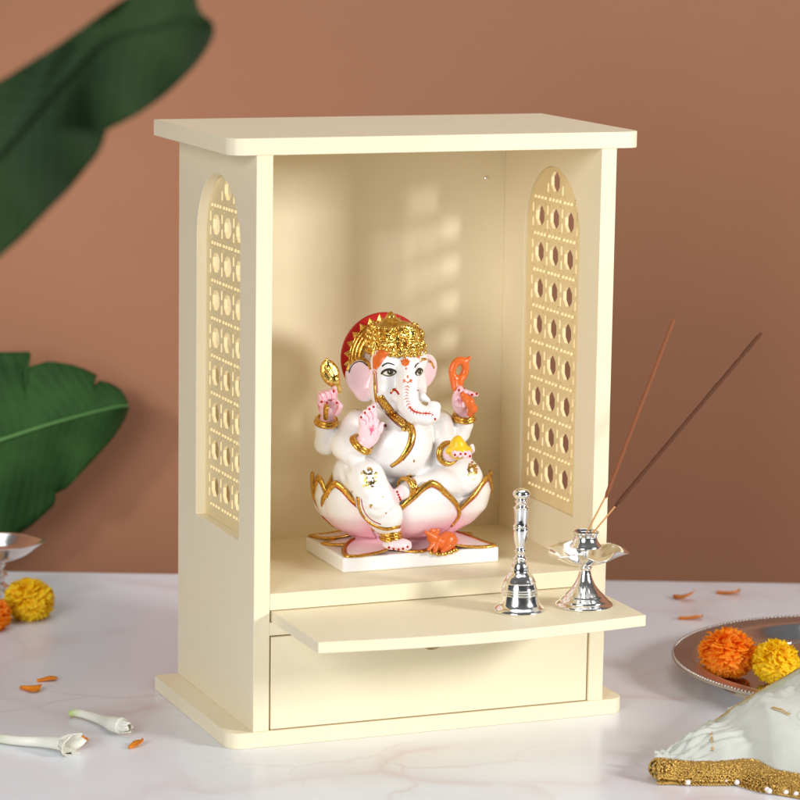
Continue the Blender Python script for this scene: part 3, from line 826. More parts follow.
for (u, v, y, r) in ((374,343,8.7,.38),(374,350,8.7,.36),(373.6,355.5,8.7,.34),(420.5,334,9.3,.42),(420.5,342,9.0,.38),(420.5,349,9.0,.36)):
    vc.ell(P(u,v,y), (r,r,r*1.1), .08)
CV, CF = vc.mesh(1)
crown = link('crown', CV, CF, M['gold'], idol)

# things held up
mb = MB()
vl = Vol((9,7.2,31),(14.5,11,37),.07)
ax = np.array(P(326.5,361,9.2))-np.array(P(338,388,8.9)); ax /= np.linalg.norm(ax); sd = np.cross(ax,(0,-1,0)); sd /= np.linalg.norm(sd)
vl.ell(P(330,373,9.1), (.93,.42,1.35), .2, [sd, np.cross(ax,sd), ax]); vl.cap(P(334,380,9.0), P(339,391,8.8), .55, .24, .25); vl.cap(P(328,364,9.1), P(326.6,359.5,9.1), .3, .16, .15)
for i in range(9):
    vl.ell(P(325.5+i*1.35, 367+i*2.2, 8.72), (.16,.14,.2), .06)
gv, gf = vl.mesh(1); conch = link('conch', gv, gf, M['gold'], idol)
mb = MB(); mb.tube([P(325.5,419,8.35), P(326,408,8.0), P(326.5,404,8.05)], [.34,.42,.3], 10, .6); mb.build('conch_handle', M['gold_trim'], conch)
no = Vol((21,6.5,27.5),(29,11,38.5),.07)
for a0 in np.linspace(0, 2*math.pi, 22)[:-1]:
    tw = .1*math.sin(a0*7)
    no.ell(P(459+ (6.6+tw)*math.cos(a0)+2.5*math.sin(a0)*-1*.6, 370+9.5*math.sin(a0), 9.2), (.37,.33,.4), .1)
no.cap(P(464,362,9.2), P(469.5,358,9.1), .36, .2, .15)
no.chain([P(454,379,9.2), P(455,388,9.0)], [.42,.36], .2); no.cap(P(460,380,9.1), P(460,386,9.0), .38, .32, .2)
no.chain([P(463,395,8.3), P(469,402,8.2), P(473,409,8.3), P(470,414,8.6)], [.34,.5,.42,.3], .2)
gv, gf = no.mesh(1); link('noose', gv, gf, M['orange'], idol)
ld = Vol((19.5,3.6,24.5),(26.5,8.6,30),.07)
ld.chain([P(458,449,6.0), P(457.5,443,6.0), P(458,438,6.1)], [1.05,.66,.2], .25)
for i in range(26):
    a = nr.uniform(0, 6.28); hgt = nr.uniform(0, 1); rr = 1.1-.95*hgt
    ld.ell(np.array(P(458,450,6.0))+np.array([rr*math.cos(a), rr*.8*math.sin(a), 1.25*hgt]), (.17,.17,.15), .1)
ld.cap(P(449,451,5.9), P(468,450,5.9), .36, .36, .2)
gv, gf = ld.mesh(1); link('sweet', gv, gf, M['yellow'], idol)

# bangles and anklets
def bangle(name, c, axis, R, r, R2=None, double=True):
    mb = MB(); ax = np.array(axis, float); ax /= np.linalg.norm(ax)
    for q in ((-.55,.55) if double else (0,)): mb.ring(np.array(c)+ax*r*1.3*q, ax, R+.1*(q<0), r, 36, 8, R2)
    for i in range(24 if double else 0):
        a = 2*math.pi*i/24; u = np.cross(ax,(0,0,1.0) if abs(ax[2])<.9 else (1.0,0,0)); u /= np.linalg.norm(u); w = np.cross(ax,u)
        mb.ball(np.array(c)+(R+.08)*(math.cos(a)*u+math.sin(a)*w), r*.62, 6, 5)
    return mb.build(name, M['gold_trim'], idol)
bangle('bangle', P(326.5,421,9.8), np.array(P(327,415,9.6))-np.array(P(326,428,10)), .92, .2)
bangle('bangle', P(464,416.5,9.75), np.array(P(464,411,9.6))-np.array(P(463,424,10)), .92, .2)
bangle('bangle', P(361.5,444,6.75), np.array(P(367,436,6.4))-np.array(P(356,449,7.2)), 1.0, .2)
bangle('bangle', P(448.5,453.5,7.3), np.array(P(452,454,6.6))-np.array(P(444,453,8.2)), .98, .19)
bangle('anklet', P(390,532,5.6), (0.15,-.1,1), .95, .2); bangle('anklet', P(391,537.5,5.5), (0.1,-.15,1), .9, .17)
bangle('anklet', P(405.5,488,6.0), np.array(P(396,495,5.4))-np.array(P(412,489,6.5)), .9, .16)

# gold edging laid on the body
def trims(name, items, material='gold_trim', parent=body, sk=skin):
    for it in items:
        mb = MB(); sk.trim(mb, *it)
        if mb.v: mb.build(name, M[material], parent)
sash = [(379,396.5),(384,404),(391,413),(399,420),(406,425),(411,431),(411,440),(407,450),(399,460),(390,467)]
trims('sash', [([(379.5,396.5),(385,405),(392,414),(400,421),(407,426)], .40, .44, .45), ([(406,424),(412,431),(411.5,440),(407.5,450),(400,460),(391,466.5)], .46, .20, .45)])
mb = MB()
for i in range(15):
    a = i/14; q = resample(sash[:5], 15)[i]; h_, nn_ = skin.hit(q[0], q[1], .18)
    if h_ is not None: mb.ball(h_, .13, 7, 5)
for (u, v) in ((404,426),(408,423),(411,427),(407,430),(403,430)):
    h_, nn_ = skin.hit(u, v, .2)
    if h_ is not None: mb.ball(h_, .22, 8, 6)
mb.build('sash_beads', M['gold'], body)
trims('sash_outline', [([(382.5,395),(388.5,403.5),(395.5,412),(403,418.5),(410.5,423),(415,430),(415,440),(411,450),(403,460.5)], .07), ([(376.5,399),(382,408),(389,417),(397,424.5),(402,428)], .06)], 'maroon')
trims('head_band', [([(374,372),(374.6,382),(375.2,393),(376.5,402)], .17)])
trims('head_band_line', [([(376.2,372),(376.8,382),(377.4,393)], .06)], 'red')
trims('ear_rim', [([(347.2,371),(349.5,364),(355,359.5),(362,359),(368,363),(371,369)], .17, .2), ([(421.5,359.5),(426,359),(431,362),(434,368)], .15, .12)])
trims('ear_rim_line', [([(349,373),(351.5,366),(356.5,362),(362,361.6),(367.5,366)], .055)], 'black')
trims('dhoti_hem', [([(358,497),(359,507),(363,516),(370,523),(379,527.5),(388,529),(400,526.5)], .26, .22, .5), ([(408,475),(412,477),(415,484),(418,492)], .2, .2, .5)])
trims('dhoti_hem_line', [([(361.3,499),(363,508),(367,515.5),(373,521),(381,524.5)], .06), ([(355.6,499),(357,510),(361,519)], .05)], 'red')

def paints(name, material, strokes=(), patches=(), dots=(), parent=body, sk=skin, each=False):
    mb = MB()
    for fn, items in ((sk.stroke, strokes), (sk.patch, patches), (sk.dot, dots)):
        for q in items:
            fn(mb, *q)
            if each and mb.v: mb.build(name, M[material], parent); mb = MB()
    if mb.v: mb.build(name, M[material], parent)
paints('turban_band', 'orange', patches=[([(373.5,347),(381,346),(391,350),(384,360.5),(379,367),(375.5,373),(373,369),(372.5,362)],)],
       strokes=[([(374,352),(386,350.5),(398,350),(410,350),(420,352)],11,11),([(415,355),(419,357.5),(421,362)],3,2)])
def almond(cx, cy, w, hh, tilt=0, n=20):
    out = []
    for k in range(n):
        a = 2*math.pi*k/n; x = math.cos(a); y = math.sin(a)*(1-.35*abs(x)**2)
        out.append((cx+w*x, cy+hh*y+tilt*x))
    return out
paints('eye_outline', 'olive', each=True, patches=[(almond(389,372.3,8.0,4.3,-.4),), (almond(419,371.9,4.1,4.2,-1.2),)])
paints('eye', 'eye_white', each=True, patches=[(almond(389,372.8,6.0,2.3,-.4),4,.03), (almond(419.1,372.5,2.9,2.3,-1.0),4,.03)])
paints('iris', 'olive', each=True, dots=[(390.2,371.9,3.3,2.8,.042),(419,371.7,2.2,2.7,.042)])
paints('pupil', 'black', each=True, dots=[(390.2,371.9,2.0,2.1,.052),(419.1,371.6,1.4,1.9,.052)])
paints('eyelid_line', 'black', each=True,
       strokes=[([(381.2,374),(384,370.4),(389,369),(394,370.2),(396.6,372.2)],1.3,1.0,.055),([(415.5,374),(417,370.4),(419.6,368.6),(422.6,369.6)],1.2,.8,.055)])
paints('eye_glint', 'eye_white', each=True, dots=[(389.4,371.3,.5,.5,.06),(418.6,371,.4,.4,.06)])
paints('brow', 'black', each=True, strokes=[([(382,366.5),(385,364),(389,363.2),(394.5,365)],1.6,1.0),([(414.8,367.5),(416.4,364.6),(419.3,362.6)],1.5,.8)])
lot = [(400.5,360),(402.5,361.5),(402.6,357.8),(404.3,359.8),(405.4,356.6),(406.6,359.8),(408.2,357.8),(408,361.4),(410,360),(408.6,365),(405.2,366.6),(402,365)]
vine = [(407.5,386),(406.3,393),(406.8,400),(409.5,407),(414,411.5),(421,413),(428,413.5),(434,415)]
vq = resample(smooth_prof(vine, 6), 17); st = []
for i, q in enumerate(vq[:-1]):
    tdir = vq[i+1]-q; tdir /= np.linalg.norm(tdir); nd = np.array([-tdir[1], tdir[0]])
    for sg in (-1, 1): st.append(([tuple(q), tuple(q+nd*sg*1.3+tdir*.9), tuple(q+nd*sg*2.5+tdir*1.3)], 1.0, .45))
paints('tilak', 'orange', patches=[(lot,)], dots=[(406.2,368.6,.8,1.3), (407.6,376.8,.9,1.6), (404.4,380.3,1.5,1.2), (410.8,380.3,1.5,1.2)],
       strokes=[([(403,382.5),(406,381.4),(407.7,383),(409.4,381.4),(412,382.5)],.9,.9)]+st)
paints('trunk_line', 'red', strokes=[([(409,406.5),(414,411.3),(421,413),(428,413.5),(433.5,415)],1.5,1.3)], dots=[(435,419,1.0,1.4)])
paints('tusk_paint', 'red', each=True, strokes=[([(390.5,393.8),(393,390.3),(396.5,391),(399,394.6)],2.2,1.8),([(417.6,389.5),(419,392),(421.2,393.5)],1.8,1.4)])
paints('tusk_gold', 'gold_trim', strokes=[([(391,391.4),(393.5,388.8),(396.5,389)],1.2,1.0,.03)])
nails = [(321.5,401.8),(326.8,402.6),(331,400.2),(333.6,391.4),(337,402.8),(361.2,417.2),(365,412.8),(369.5,409),(373.7,406.8),
         (459,390.2),(467.8,395.4),(472,394.6),(476.6,394),(464.6,388),(455,455),(460.6,454),(465.3,454),(470,456.2),
         (389,547.5),(393.6,549),(398.5,549.4),(403,548.6),(407.5,546.8),(397.2,492),(398.3,494.8),(399.3,497.2),(400.2,499.5)]
paints('nail', 'red', each=True, dots=[(u,v,1.15,1.25) for u, v in nails])
palm = []
for k in range(11):
    a = nr.uniform(0, 6.28); l = nr.uniform(4, 9); c0 = np.array((371.5+nr.uniform(-1,1),430+nr.uniform(-1,1)))
    palm.append(([tuple(c0), tuple(c0+.55*l*np.array((math.cos(a)*.7,math.sin(a)))+nr.uniform(-.6,.6,2)), tuple(c0+l*np.array((math.cos(a)*.7,math.sin(a))))], .75, .4))
palm += [([(361.5,419),(365.5,421),(366,425)],.7,.5),([(365.2,414.5),(368.5,417),(369,422)],.7,.5),([(370,411),(372.5,414.5),(373,420)],.7,.5)]
for k in range(4): palm.append(([(319.5+4.7*k,393-1.2*k),(322+4.7*k,397-1.2*k),(322.5+4.7*k,401)], .7, .5))
palm += [([(335,410),(337.5,407),(339,402)],.7,.5),([(318,404),(320,410)],.6,.5),([(334,414),(338,408)],.6,.5),([(458,399),(460,405)],.8,.5),([(461,398),(462,407)],.8,.5),([(456,396),(459,402)],.8,.5)]
paints('palm_line', 'pink', each=True, strokes=palm, dots=[(371.5,430,1.9,1.9)])
# lace medallions and small dots on the draped cloth
gd = []; rd = []
for (cu, cv, ru, rv) in ((369.5,478.5,9.5,10.5),(472.5,471,4.5,9)):
    for k in range(64):
        a = nr.uniform(0, 6.28); q = math.sqrt(nr.uniform(.05,1)); gd.append((cu+ru*q*math.cos(a), cv+rv*q*math.sin(a), nr.uniform(.6,1.5), nr.uniform(.6,1.4)))
paints('lace_medallion', 'gold', dots=gd[:64]); paints('lace_medallion', 'gold', dots=gd[64:])
paints('cloth_dot', 'gold_trim', each=True, dots=[(370.5,506,.9,2.2),(386,513,.8,.8),(383,497,.6,.9),(440.5,486,1.1,1.1),(352,492,.7,1.1),(414,461,.9,1.3),(342,410,.8,.8),(358,409.5,.9,.9)])
paints('leaf_dot', 'green', each=True, dots=[(441,485.5,1.5,1.2),(372,505,.8,1.2)])
paints('bead', 'maroon', dots=[(385,425.5,1.7,1.7)])
# mouse at the foot of the lotus
vm_ = Vol((18.5,3.6,15.6),(25.5,8.4,19.6),.06)
vm_.ell(P(447,541,5.9), (1.0,.8,.95), .25); vm_.ell(P(439,543,5.7), (.8,.6,.75), .25); vm_.ell(P(433,538,5.5), (.62,.55,.58), .2)
vm_.cap(P(431,536,5.3), P(426.5,532.5,5.1), .36, .2, .15); vm_.ell(P(437,531.5,5.6), (.3,.16,.36), .08); vm_.ell(P(432,531,5.7), (.26,.16,.3), .08)
vm_.cap(P(433,544,5.2), P(429,549,4.9), .26, .2, .12); vm_.cap(P(436,546,5.1), P(435,551,4.9), .28, .22, .12); vm_.cap(P(448,546,5.2), P(443,551,4.9), .42, .24, .15)
vm_.chain([P(454,545,6.1), P(456.5,540,6.3), P(454,533,6.2)], [.2,.16,.1], .1)
gv, gf = vm_.mesh(1); mouse = link('mouse', gv, gf, M['orange'], idol)
mb = MB()
for (u, v) in ((432,552),(438,553.5),(444,553.5),(450,552),(455,550)): mb.ball(np.array(P(u,v,5.5)), (.36,.3,.26), 8, 6)
mb.build('gold_pebbles', M['gold'], mouse)
# ------------------------------------------------------------------ silver hand bell
def thing_lathe(c, prof, name, material, parent, seg=56, fn=None, k=5, **kw):
    return MB().lathe(c, smooth_prof(prof, k) if k else prof, seg, fn).build(name, material, parent, **kw)
bc = np.array([23.74,-6.95,12.945])
bell = empty('hand_bell', bc, 'polished silver hand bell with long turned handle standing on the pulled out tray', 'hand bell')
thing_lathe(bc, [(0,2.6),(1.2,2.4),(1.7,.9),(2.15,.06),(2.32,.0),(2.42,.12),(2.30,.34),(2.0,.62),(1.83,1.0),(1.72,1.5),(1.70,1.62),(1.76,1.68),(1.69,1.76),(1.68,1.86),(1.73,1.92),(1.67,1.98),(1.66,2.1),(1.70,2.16),(1.63,2.24),(1.52,2.7),(1.56,2.76),(1.48,2.84),(1.25,3.3),(.95,3.62),(.82,3.8),(.78,4.2),(.66,4.55),(.5,4.75)], 'bell_cup', M['silver'], bell, k=4)
thing_lathe(bc, [(.5,4.7),(.62,4.85),(.66,5.0),(.5,5.15),(.40,5.35),(.52,5.6),(.56,5.72),(.46,5.85),(.44,6.1),(.56,6.6),(.66,7.2),(.70,7.75),(.64,7.9),(.74,8.02),(.64,8.14),(.60,8.3),(.62,9.0),(.70,9.7),(.76,9.8),(.62,9.92),(.5,10.05),(.58,10.3),(.62,10.4),(.48,10.5),(.44,10.58),(.66,10.74),(.80,11.05),(.72,11.35),(.4,11.58),(.02,11.66)], 'handle', M['silver'], bell, k=4)

# ------------------------------------------------------------------ incense holder and sticks
hc = np.array([30.38,-7.05,12.945])
holder = empty('incense_holder', hc, 'silver incense holder with lobed dish and short cup at the right end of the tray', 'incense holder')
thing_lathe(hc, [(0,.3),(2.3,.12),(2.62,.0),(2.72,.1),(2.66,.24),(2.42,.42),(2.3,.5),(2.25,.62),(1.9,.95),(1.8,1.1),(1.5,1.4),(1.1,1.9),(.78,2.5),(.58,3.1),(.5,3.5),(.62,3.62),(.66,3.75),(.5,3.86),(.44,3.95)], 'base', M['silver'], holder, k=4)
def lobes(off):
    def fn(r, z, th):
        w = max(0, (r-1.2)/2.6); c = math.cos(5*(th+off)); q = .5+.5*c
        return r*(1+.13*w*(q**.7*2-1)), z+.42*w*w*(1-q*1.25)
    return fn
thing_lathe(hc, [(.42,3.9),(1.0,3.97),(1.9,4.25),(2.7,4.7),(3.3,5.02),(3.62,5.14),(3.68,5.2),(3.6,5.22),(3.25,5.12),(2.6,4.8),(1.8,4.36),(1.0,4.1),(.4,4.05)], 'dish', M['silver'], holder, 100, lobes(.35), 4)
thing_lathe(hc, [(.34,4.0),(.26,4.4),(.26,5.0),(.45,5.45),(1.25,5.55),(1.48,5.66),(1.42,5.85),(1.2,6.15),(1.06,6.5),(1.06,6.75),(1.2,7.0),(1.24,7.1),(1.14,7.14),(1.0,6.95),(.9,6.85)], 'cup', M['silver'], holder, k=4)
MB().lathe(hc, [(.95,6.88),(.3,6.84),(0.02,6.84)], 24).build('cup_top', M['recess_shade'], holder)  # disc closing the cup, its hollow's shade painted near-black
def stick(name, foot, mid, tip, coat, label):
    f, m_, e = (np.array(q) for q in (foot, mid, tip))
    o = empty('incense_stick', f, label, 'incense stick', 'incense sticks in the silver holder')
    mb = MB(); mb.tube(resample([f, m_+(e-m_)*.03], 6), .085, 8); mb.build('bamboo_core', M['bamboo'], o)
    mb = MB(); pts = resample([m_, e], 40)+nr.normal(0, .006, (40,3)); r = .20+nr.normal(0, .009, 40); r[0] = .1; r[-1] = .12
    mb.tube(pts, r, 9); mb.build('incense_coating', M[coat], o)
f1 = (hc[0]-.12, hc[1]+.1, hc[2]+6.5); f2 = (hc[0]+.28, hc[1]-.1, hc[2]+6.5)
stick('a', f1, aty(605.5,498,-6.9), aty(674,318.5,-6.2), 'incense', 'steeper and paler of the two brown incense sticks in the silver holder')
stick('b', f2, aty(615,506.5,-7.2), aty(761.5,333,-7.8), 'incense_dark', 'darker incense stick leaning far to the right from the silver holder')

# ------------------------------------------------------------------ oil lamp at the left
lc = np.array(atz(-3,603,0))
lamp = empty('oil_lamp', lc, 'silver pedestal oil lamp with wide dish behind the marigolds at left', 'oil lamp')
thing_lathe(lc, [(0,.3),(2.8,.12),(3.1,0),(3.15,.15),(2.6,.6),(1.6,1.3),(1.2,1.7),(1.35,1.9),(1.0,2.2),(.8,2.6),(1.15,3.0),(1.2,3.3),(.75,3.6)], 'base', M['silver'], lamp, k=4)
thing_lathe(lc, [(.75,3.5),(.95,3.7),(.7,3.95),(1.0,4.4),(.95,4.55),(.6,4.75)], 'stem', M['silver'], lamp, k=4)
def lip(r, z, th):
    w = max(0,(r-2)/3.); q = math.cos(th+.42); q = max(0,q)**14
    return r+q*w*.9, z+q*w*.15
thing_lathe(lc, [(.5,4.6),(1.6,4.9),(2.9,5.45),(3.9,6.35),(4.5,6.9),(4.62,7.0),(4.45,7.0),(3.8,6.5),(2.8,5.75),(1.5,5.25),(.02,5.15)], 'dish', M['silver'], lamp, 90, lip, 4)

# ------------------------------------------------------------------ flowers
def marigold(base, R, material, label, seed, squash=.86, group=None, n=330):
    r = np.random.RandomState(seed); mb = MB(); c = np.array(base)+np.array([0,0,R*squash*.93])
    for i in range(n):
        zf = 1-2*(i+.5)/n; a = i*2.399963+r.uniform(-.15,.15)
        d = np.array([math.sqrt(1-zf*zf)*math.cos(a), math.sqrt(1-zf*zf)*math.sin(a), zf])
        ax_ = np.array([0,0,1.0])+.55*r.normal(size=3); t2 = d*(ax_@d)-ax_; t2 /= np.linalg.norm(t2)+1e-9; t1 = np.cross(d, t2)
        w = R*r.uniform(.15,.24); ln = R*r.uniform(.10,.30); up_ = r.uniform(.10,.24); nu, nv = 6, 5; R0 = R*r.uniform(.66,.78)
        vs = []; cs = []; ph = r.uniform(0, 6.28)
        for k in range(nv+1):
            f = k/nv; ww = w*(.45+.55*math.sin(math.pi*.5*min(1,f*1.2)))
            for j in range(nu+1):
                s_ = -1+2*j/nu
                fr = .06*R*f**2*math.sin(7.5*s_+ph)                     # frilled rim
                p = d*(R0+R*(up_+.10)*math.sin(1.7*f)+fr+.05*R*s_*s_*f)+t1*ww*s_+t2*ln*(f-.35)*(1-.12*s_*s_)
                p[2] *= squash; q = c+p
                q[2] = max(q[2], base[2]+.02+.05*r.rand()); vs.append(q); cs.append((f**1.2*r.uniform(.85,1),)*3)
        mb.add(vs, [(k*(nu+1)+j, k*(nu+1)+j+1, (k+1)*(nu+1)+j+1, (k+1)*(nu+1)+j) for k in range(nv) for j in range(nu)], cs)
    core = MB(); n0 = len(mb.v); mb.ball(c, (R*.72,R*.72,R*.72*squash), 18, 12); mb.c += [(.25,.25,.25)]*(len(mb.v)-n0)
    o = mb.build('marigold', material, None, origin=base); tag(o, label, 'marigold', group); return o
b = np.array(atz(29,619,0)); marigold(b, 2.62, M['mari_yellow'], 'yellow marigold head on the tabletop beside the silver oil lamp', 1)
b = np.array(atz(-9,630,0)); marigold(b, 2.1, M['mari_orange'], 'orange marigold head at the left edge in front of the silver oil lamp', 2)
PCX, PCY, PR = 66.2, 3.5, 18.6
fl = .62
b = np.array(atz(727,675,fl)); marigold(b, 2.75, M['mari_orange'], 'orange marigold head lying in the steel plate', 3, .88)
b = np.array(atz(775,681.5,fl)); marigold(b, 2.25, M['mari_yellow'], 'yellow marigold head in the steel plate beside the cloth', 4, .95)

# ------------------------------------------------------------------ steel plate
plate = empty('steel_plate', (PCX,PCY,0), 'round stainless steel plate with beaded rim holding two marigolds', 'plate')
thing_lathe((PCX,PCY,0), [(.02,.42),(8,.42),(13.6,.42),(14.2,.5),(14.9,.95),(15.7,1.58),(16.3,2.04),(16.6,2.12),(16.4,1.9),(15.8,1.4),(15.0,.7),(14.2,.2),(13.4,.0),(.02,.0)][::-1], 'basin', M['steel'], plate, 160, None, 4)
thing_lathe((PCX,PCY,0), [(16.5,2.10),(17.4,2.22),(18.3,2.30),(18.62,2.22),(18.66,2.02),(18.4,1.94),(17.4,1.98),(16.5,1.98)], 'rim', M['steel_rim'], plate, 160, None, 3)
mb = MB()
for k in range(260):
    a = 2*math.pi*k/260; mb.ball((PCX+18.5*math.cos(a), PCY+18.5*math.sin(a), 2.27), .17, 6, 5)
mb.build('beaded_edge', M['steel_rim'], plate)

# ------------------------------------------------------------------ loose petals
def petal(c, ang, L, label, seed, tilt=.3, group='loose orange petals on the table'):
    r = np.random.RandomState(seed); nu, nv = 8, 12; vs = []
    ca, sa = math.cos(ang), math.sin(ang)
    for layer in (0, 1):
        for k in range(nv+1):
            f = k/nv; w = L*.36*(.12+f**.8)*(1-max(0,(f-.72)/.28)**2.2*.8)*(1+.10*math.sin(seed*2.1+5*f))
            for j in range(nu+1):
                s_ = -1+2*j/nu
                x = L*(f-.5); y = w*s_; z = .10+L*(.13*s_*s_*(1-.5*f)+tilt*max(0,f-.25)**1.6*.75+.10*s_*math.sin(seed*1.7)*f)+.03*math.sin(11*s_+seed)*f*L-layer*.02
                vs.append((c[0]+ca*x-sa*y, c[1]+sa*x+ca*y, c[2]+z))
    n0 = (nu+1)*(nv+1)
    q = [(k*(nu+1)+j, k*(nu+1)+j+1, (k+1)*(nu+1)+j+1, (k+1)*(nu+1)+j) for k in range(nv) for j in range(nu)]
    f = q+[tuple(i+n0 for i in x[::-1]) for x in q]
    ring = [j for j in range(nu+1)]+[k*(nu+1)+nu for k in range(1,nv+1)]+[nv*(nu+1)+j for j in range(nu-1,-1,-1)]+[k*(nu+1) for k in range(nv-1,0,-1)]
    f += [(ring[i+1 if i+1 < len(ring) else 0], ring[i], ring[i]+n0, ring[i+1 if i+1 < len(ring) else 0]+n0) for i in range(len(ring))]
    vs = np.array(vs); vs[:,2] += .005-vs[:,2].min()+c[2]
    o = link('flower_petal', vs, f, M['petal'], None, origin=c); tag(o, label, 'petal', group)
petal(atz(30,691,0), -.9, 2.5, 'broader of the two orange petals on the table left of the shrine', 1)
petal(atz(47,681,0), .2, 2.2, 'narrow orange petal behind its broader twin left of the shrine', 2, .15)
petal(atz(135,747,0), .65, 1.9, 'small orange petal on the table near the front left corner of the shrine', 3, .5)
petal(atz(82,744,0), .9, 1.5, 'orange petal tucked against the open tuberose bloom', 4, .6)
petal(atz(683,600,0), -1.1, 2.8, 'cupped orange petal on the table behind the plate, nearest the shrine side', 5, .8)
petal(atz(728,594.5,0), -.5, 2.7, 'farthest orange petal, near the back edge of the table', 6, .3)
petal(atz(690.5,619.5,0), -.2, 2.7, 'flat orange petal on the table just behind the rim of the steel plate', 7, .25)

# ------------------------------------------------------------------ tuberose buds
GRN = np.array((.42,.55,.16)); WHT = np.array((.80,.79,.69))
def tuberose(pts, rads, nopen, label, seed, plen=1.6, opens=(.35,.6)):
    r = np.random.RandomState(seed); P_ = smooth_prof(pts, 8); R_ = np.interp(np.linspace(0,1,len(P_)), np.linspace(0,1,len(rads)), rads)
    root = empty('tuberose_bud', P_[len(P_)//2]*np.array([1,1,0]), label, 'flower bud', 'tuberose buds on the table')
    mb = MB(); mb.tube(P_, R_, 12); k = np.repeat(np.linspace(0,1,len(P_)), 12)
    c = WHT+(GRN-WHT)*np.clip(1-k*3.2, 0, 1)[:,None]; mb.build('bud_tube', M['lily'], root, cols=c)
    d = P_[-1]-P_[-5]; d /= np.linalg.norm(d); u = np.cross(d,(0,0,1.0)); u /= np.linalg.norm(u); w = np.cross(u,d)
    for i in range(nopen):
        a = 2*math.pi*i/nopen+r.uniform(-.2,.2); e = u*math.cos(a)+w*math.sin(a); tn = np.cross(d,e); op = r.uniform(*opens); vs = []
        for layer in (0,1):
            for kk in range(9):
                f = kk/8; wd = plen*.34*math.sin(math.pi*(f*.85+.12))**.8
                for j in range(5):
                    s_ = -1+j/2
                    q = P_[-1]-d*.25+d*plen*f*(1-.25*op*f)+e*(rads[-1]*.75+plen*op*f**1.5-.12*s_*s_-layer*.07)+tn*wd*s_
                    q[2] = max(q[2], .03+.02*layer); vs.append(q)
        Q = [(kk*5+j,kk*5+j+1,(kk+1)*5+j+1,(kk+1)*5+j) for kk in range(8) for j in range(4)]
        f = Q+[tuple(x+45 for x in q[::-1]) for q in Q]
        rg = [0,1,2,3,4]+[kk*5+4 for kk in range(1,9)]+[43,42,41,40]+[kk*5 for kk in range(7,0,-1)]
        f += [(rg[(i2+1)%len(rg)], rg[i2], rg[i2]+45, rg[(i2+1)%len(rg)]+45) for i2 in range(len(rg))]
        link('petal', vs, f, M['lily'], root, cols=np.tile(WHT*r.uniform(.94,1.03),(90,1)))
    return root
tuberose([atz(69,713.5,.45), atz(78,713,.5), atz(90,716,.5), atz(102,720,.6), atz(113,724,.85), atz(122,726,.95)], [.3,.38,.42,.5,.75,.8], 6, 'closed tuberose bud with green stem end, nearer the shrine', 11, 1.25, (-.28,.05))
tuberose([atz(-14,735,.45), atz(0,738.5,.45), atz(20,741,.5), atz(40,742,.55), atz(55,743,.7), atz(62,744,.75)], [.35,.42,.45,.5,.6,.66], 6, 'opening white tuberose bloom reaching in from the left edge', 12, 2.2, (.4,.7))

# ------------------------------------------------------------------ cloth with gold lace
cloth = empty('festive_cloth', (44,-16,0), 'pale mint organza cloth with gold lace border heaped over the front of the steel plate', 'cloth')
Lr = [atz(654,765,.9), atz(672,766,.8), atz(690,768,.7), atz(720,768,.7), atz(752,766,.9), atz(775,776,.7), atz(800,781,.6), atz(850,792,.5), atz(900,808,.5)]
Ur = [atz(654,758,.5), atz(668,752,.9), atz(690,738,1.6), atz(712,724,2.5), atz(735,708,3.4), atz(760,692,4.3), atz(785,678,5.2), atz(815,663,6.0), atz(880,648,6.5)]
Lr = resample(smooth_prof(Lr, 8), 70); Ur = resample(smooth_prof(Ur, 8), 70)
nt_ = 44; vs = []; uv = []
def cloth_pt(i, f):
    a, b_ = Lr[i], Ur[i]; s_ = i/69; p = a+(b_-a)*f; span = np.linalg.norm(b_-a)
    bul = math.sin(math.pi*f)**.8*min(2.6, span*.17)
    fold = .30*math.sin(7*s_*3.1+f*5+1)*math.sin(math.pi*f)+.16*math.sin(23*s_+9*f)*math.sin(math.pi*f)+.5*math.exp(-((f-.82)/.1)**2)*math.sin(9*s_+.5)*min(1,s_*3)*.5
    fold += .16*math.sin(61*f-30*s_+2*math.sin(25*s_))*math.exp(-(s_/.35)**2)*math.sin(math.pi*f)+.12*math.sin(33*f+41*s_)*math.sin(math.pi*f)*math.exp(-((f-.75)/.25)**2)
    fold += .22*math.sin(40*f+18*s_)*math.exp(-(s_/.3)**2)*math.sin(math.pi*f)
    from mathutils import noise as mn
    mk = max(math.exp(-(s_/.30)**2), math.exp(-((f-.78)/.18)**2), .18)
    cr_ = .42*(abs(mn.noise(Vector((p[0]*.42,p[1]*.42,3.1+p[2]*.3))))-.22)+.34*(abs(mn.noise(Vector((p[0]*1.15,p[1]*1.15,7.7+p[2]))))-.2)
    edge = min(1, f*7, max(0,(1-f))*7+.03)
    return p+np.array([0,0,bul+(fold+cr_*mk*1.6*edge)*min(1,span/4)])+NH*(-cr_*mk*.8*edge)
for i in range(70):
    for j in range(nt_+1): vs.append(cloth_pt(i, j/nt_)); uv.append((i/69, j/nt_))
    for j in range(1, 9):                                   # the far side falling behind the fold
        f = j/8; p = Ur[i]+NH*(3.2*f*min(1,Ur[i][2]/3))-np.array([0,0,1])*(Ur[i][2]-.15-(2.5 if Ur[i][2]>3.2 else 0))*f**1.4
        vs.append(p); uv.append((i/69, 1+f*.2))
nn_ = nt_+9
cl = link('fabric', vs, [(i*nn_+j, (i+1)*nn_+j, (i+1)*nn_+j+1, i*nn_+j+1) for i in range(69) for j in range(nn_-1)], M['organza'], cloth, uvs=uv)
md = cl.modifiers.new('weave_thickness', 'SOLIDIFY'); md.thickness = .05*S; md.offset = 0
mb = MB(); pts = np.array([cloth_pt(i, .995)+np.array([0,0,.05]) for i in range(2,70)]); 
mb.tube(pts, .11, 8); 
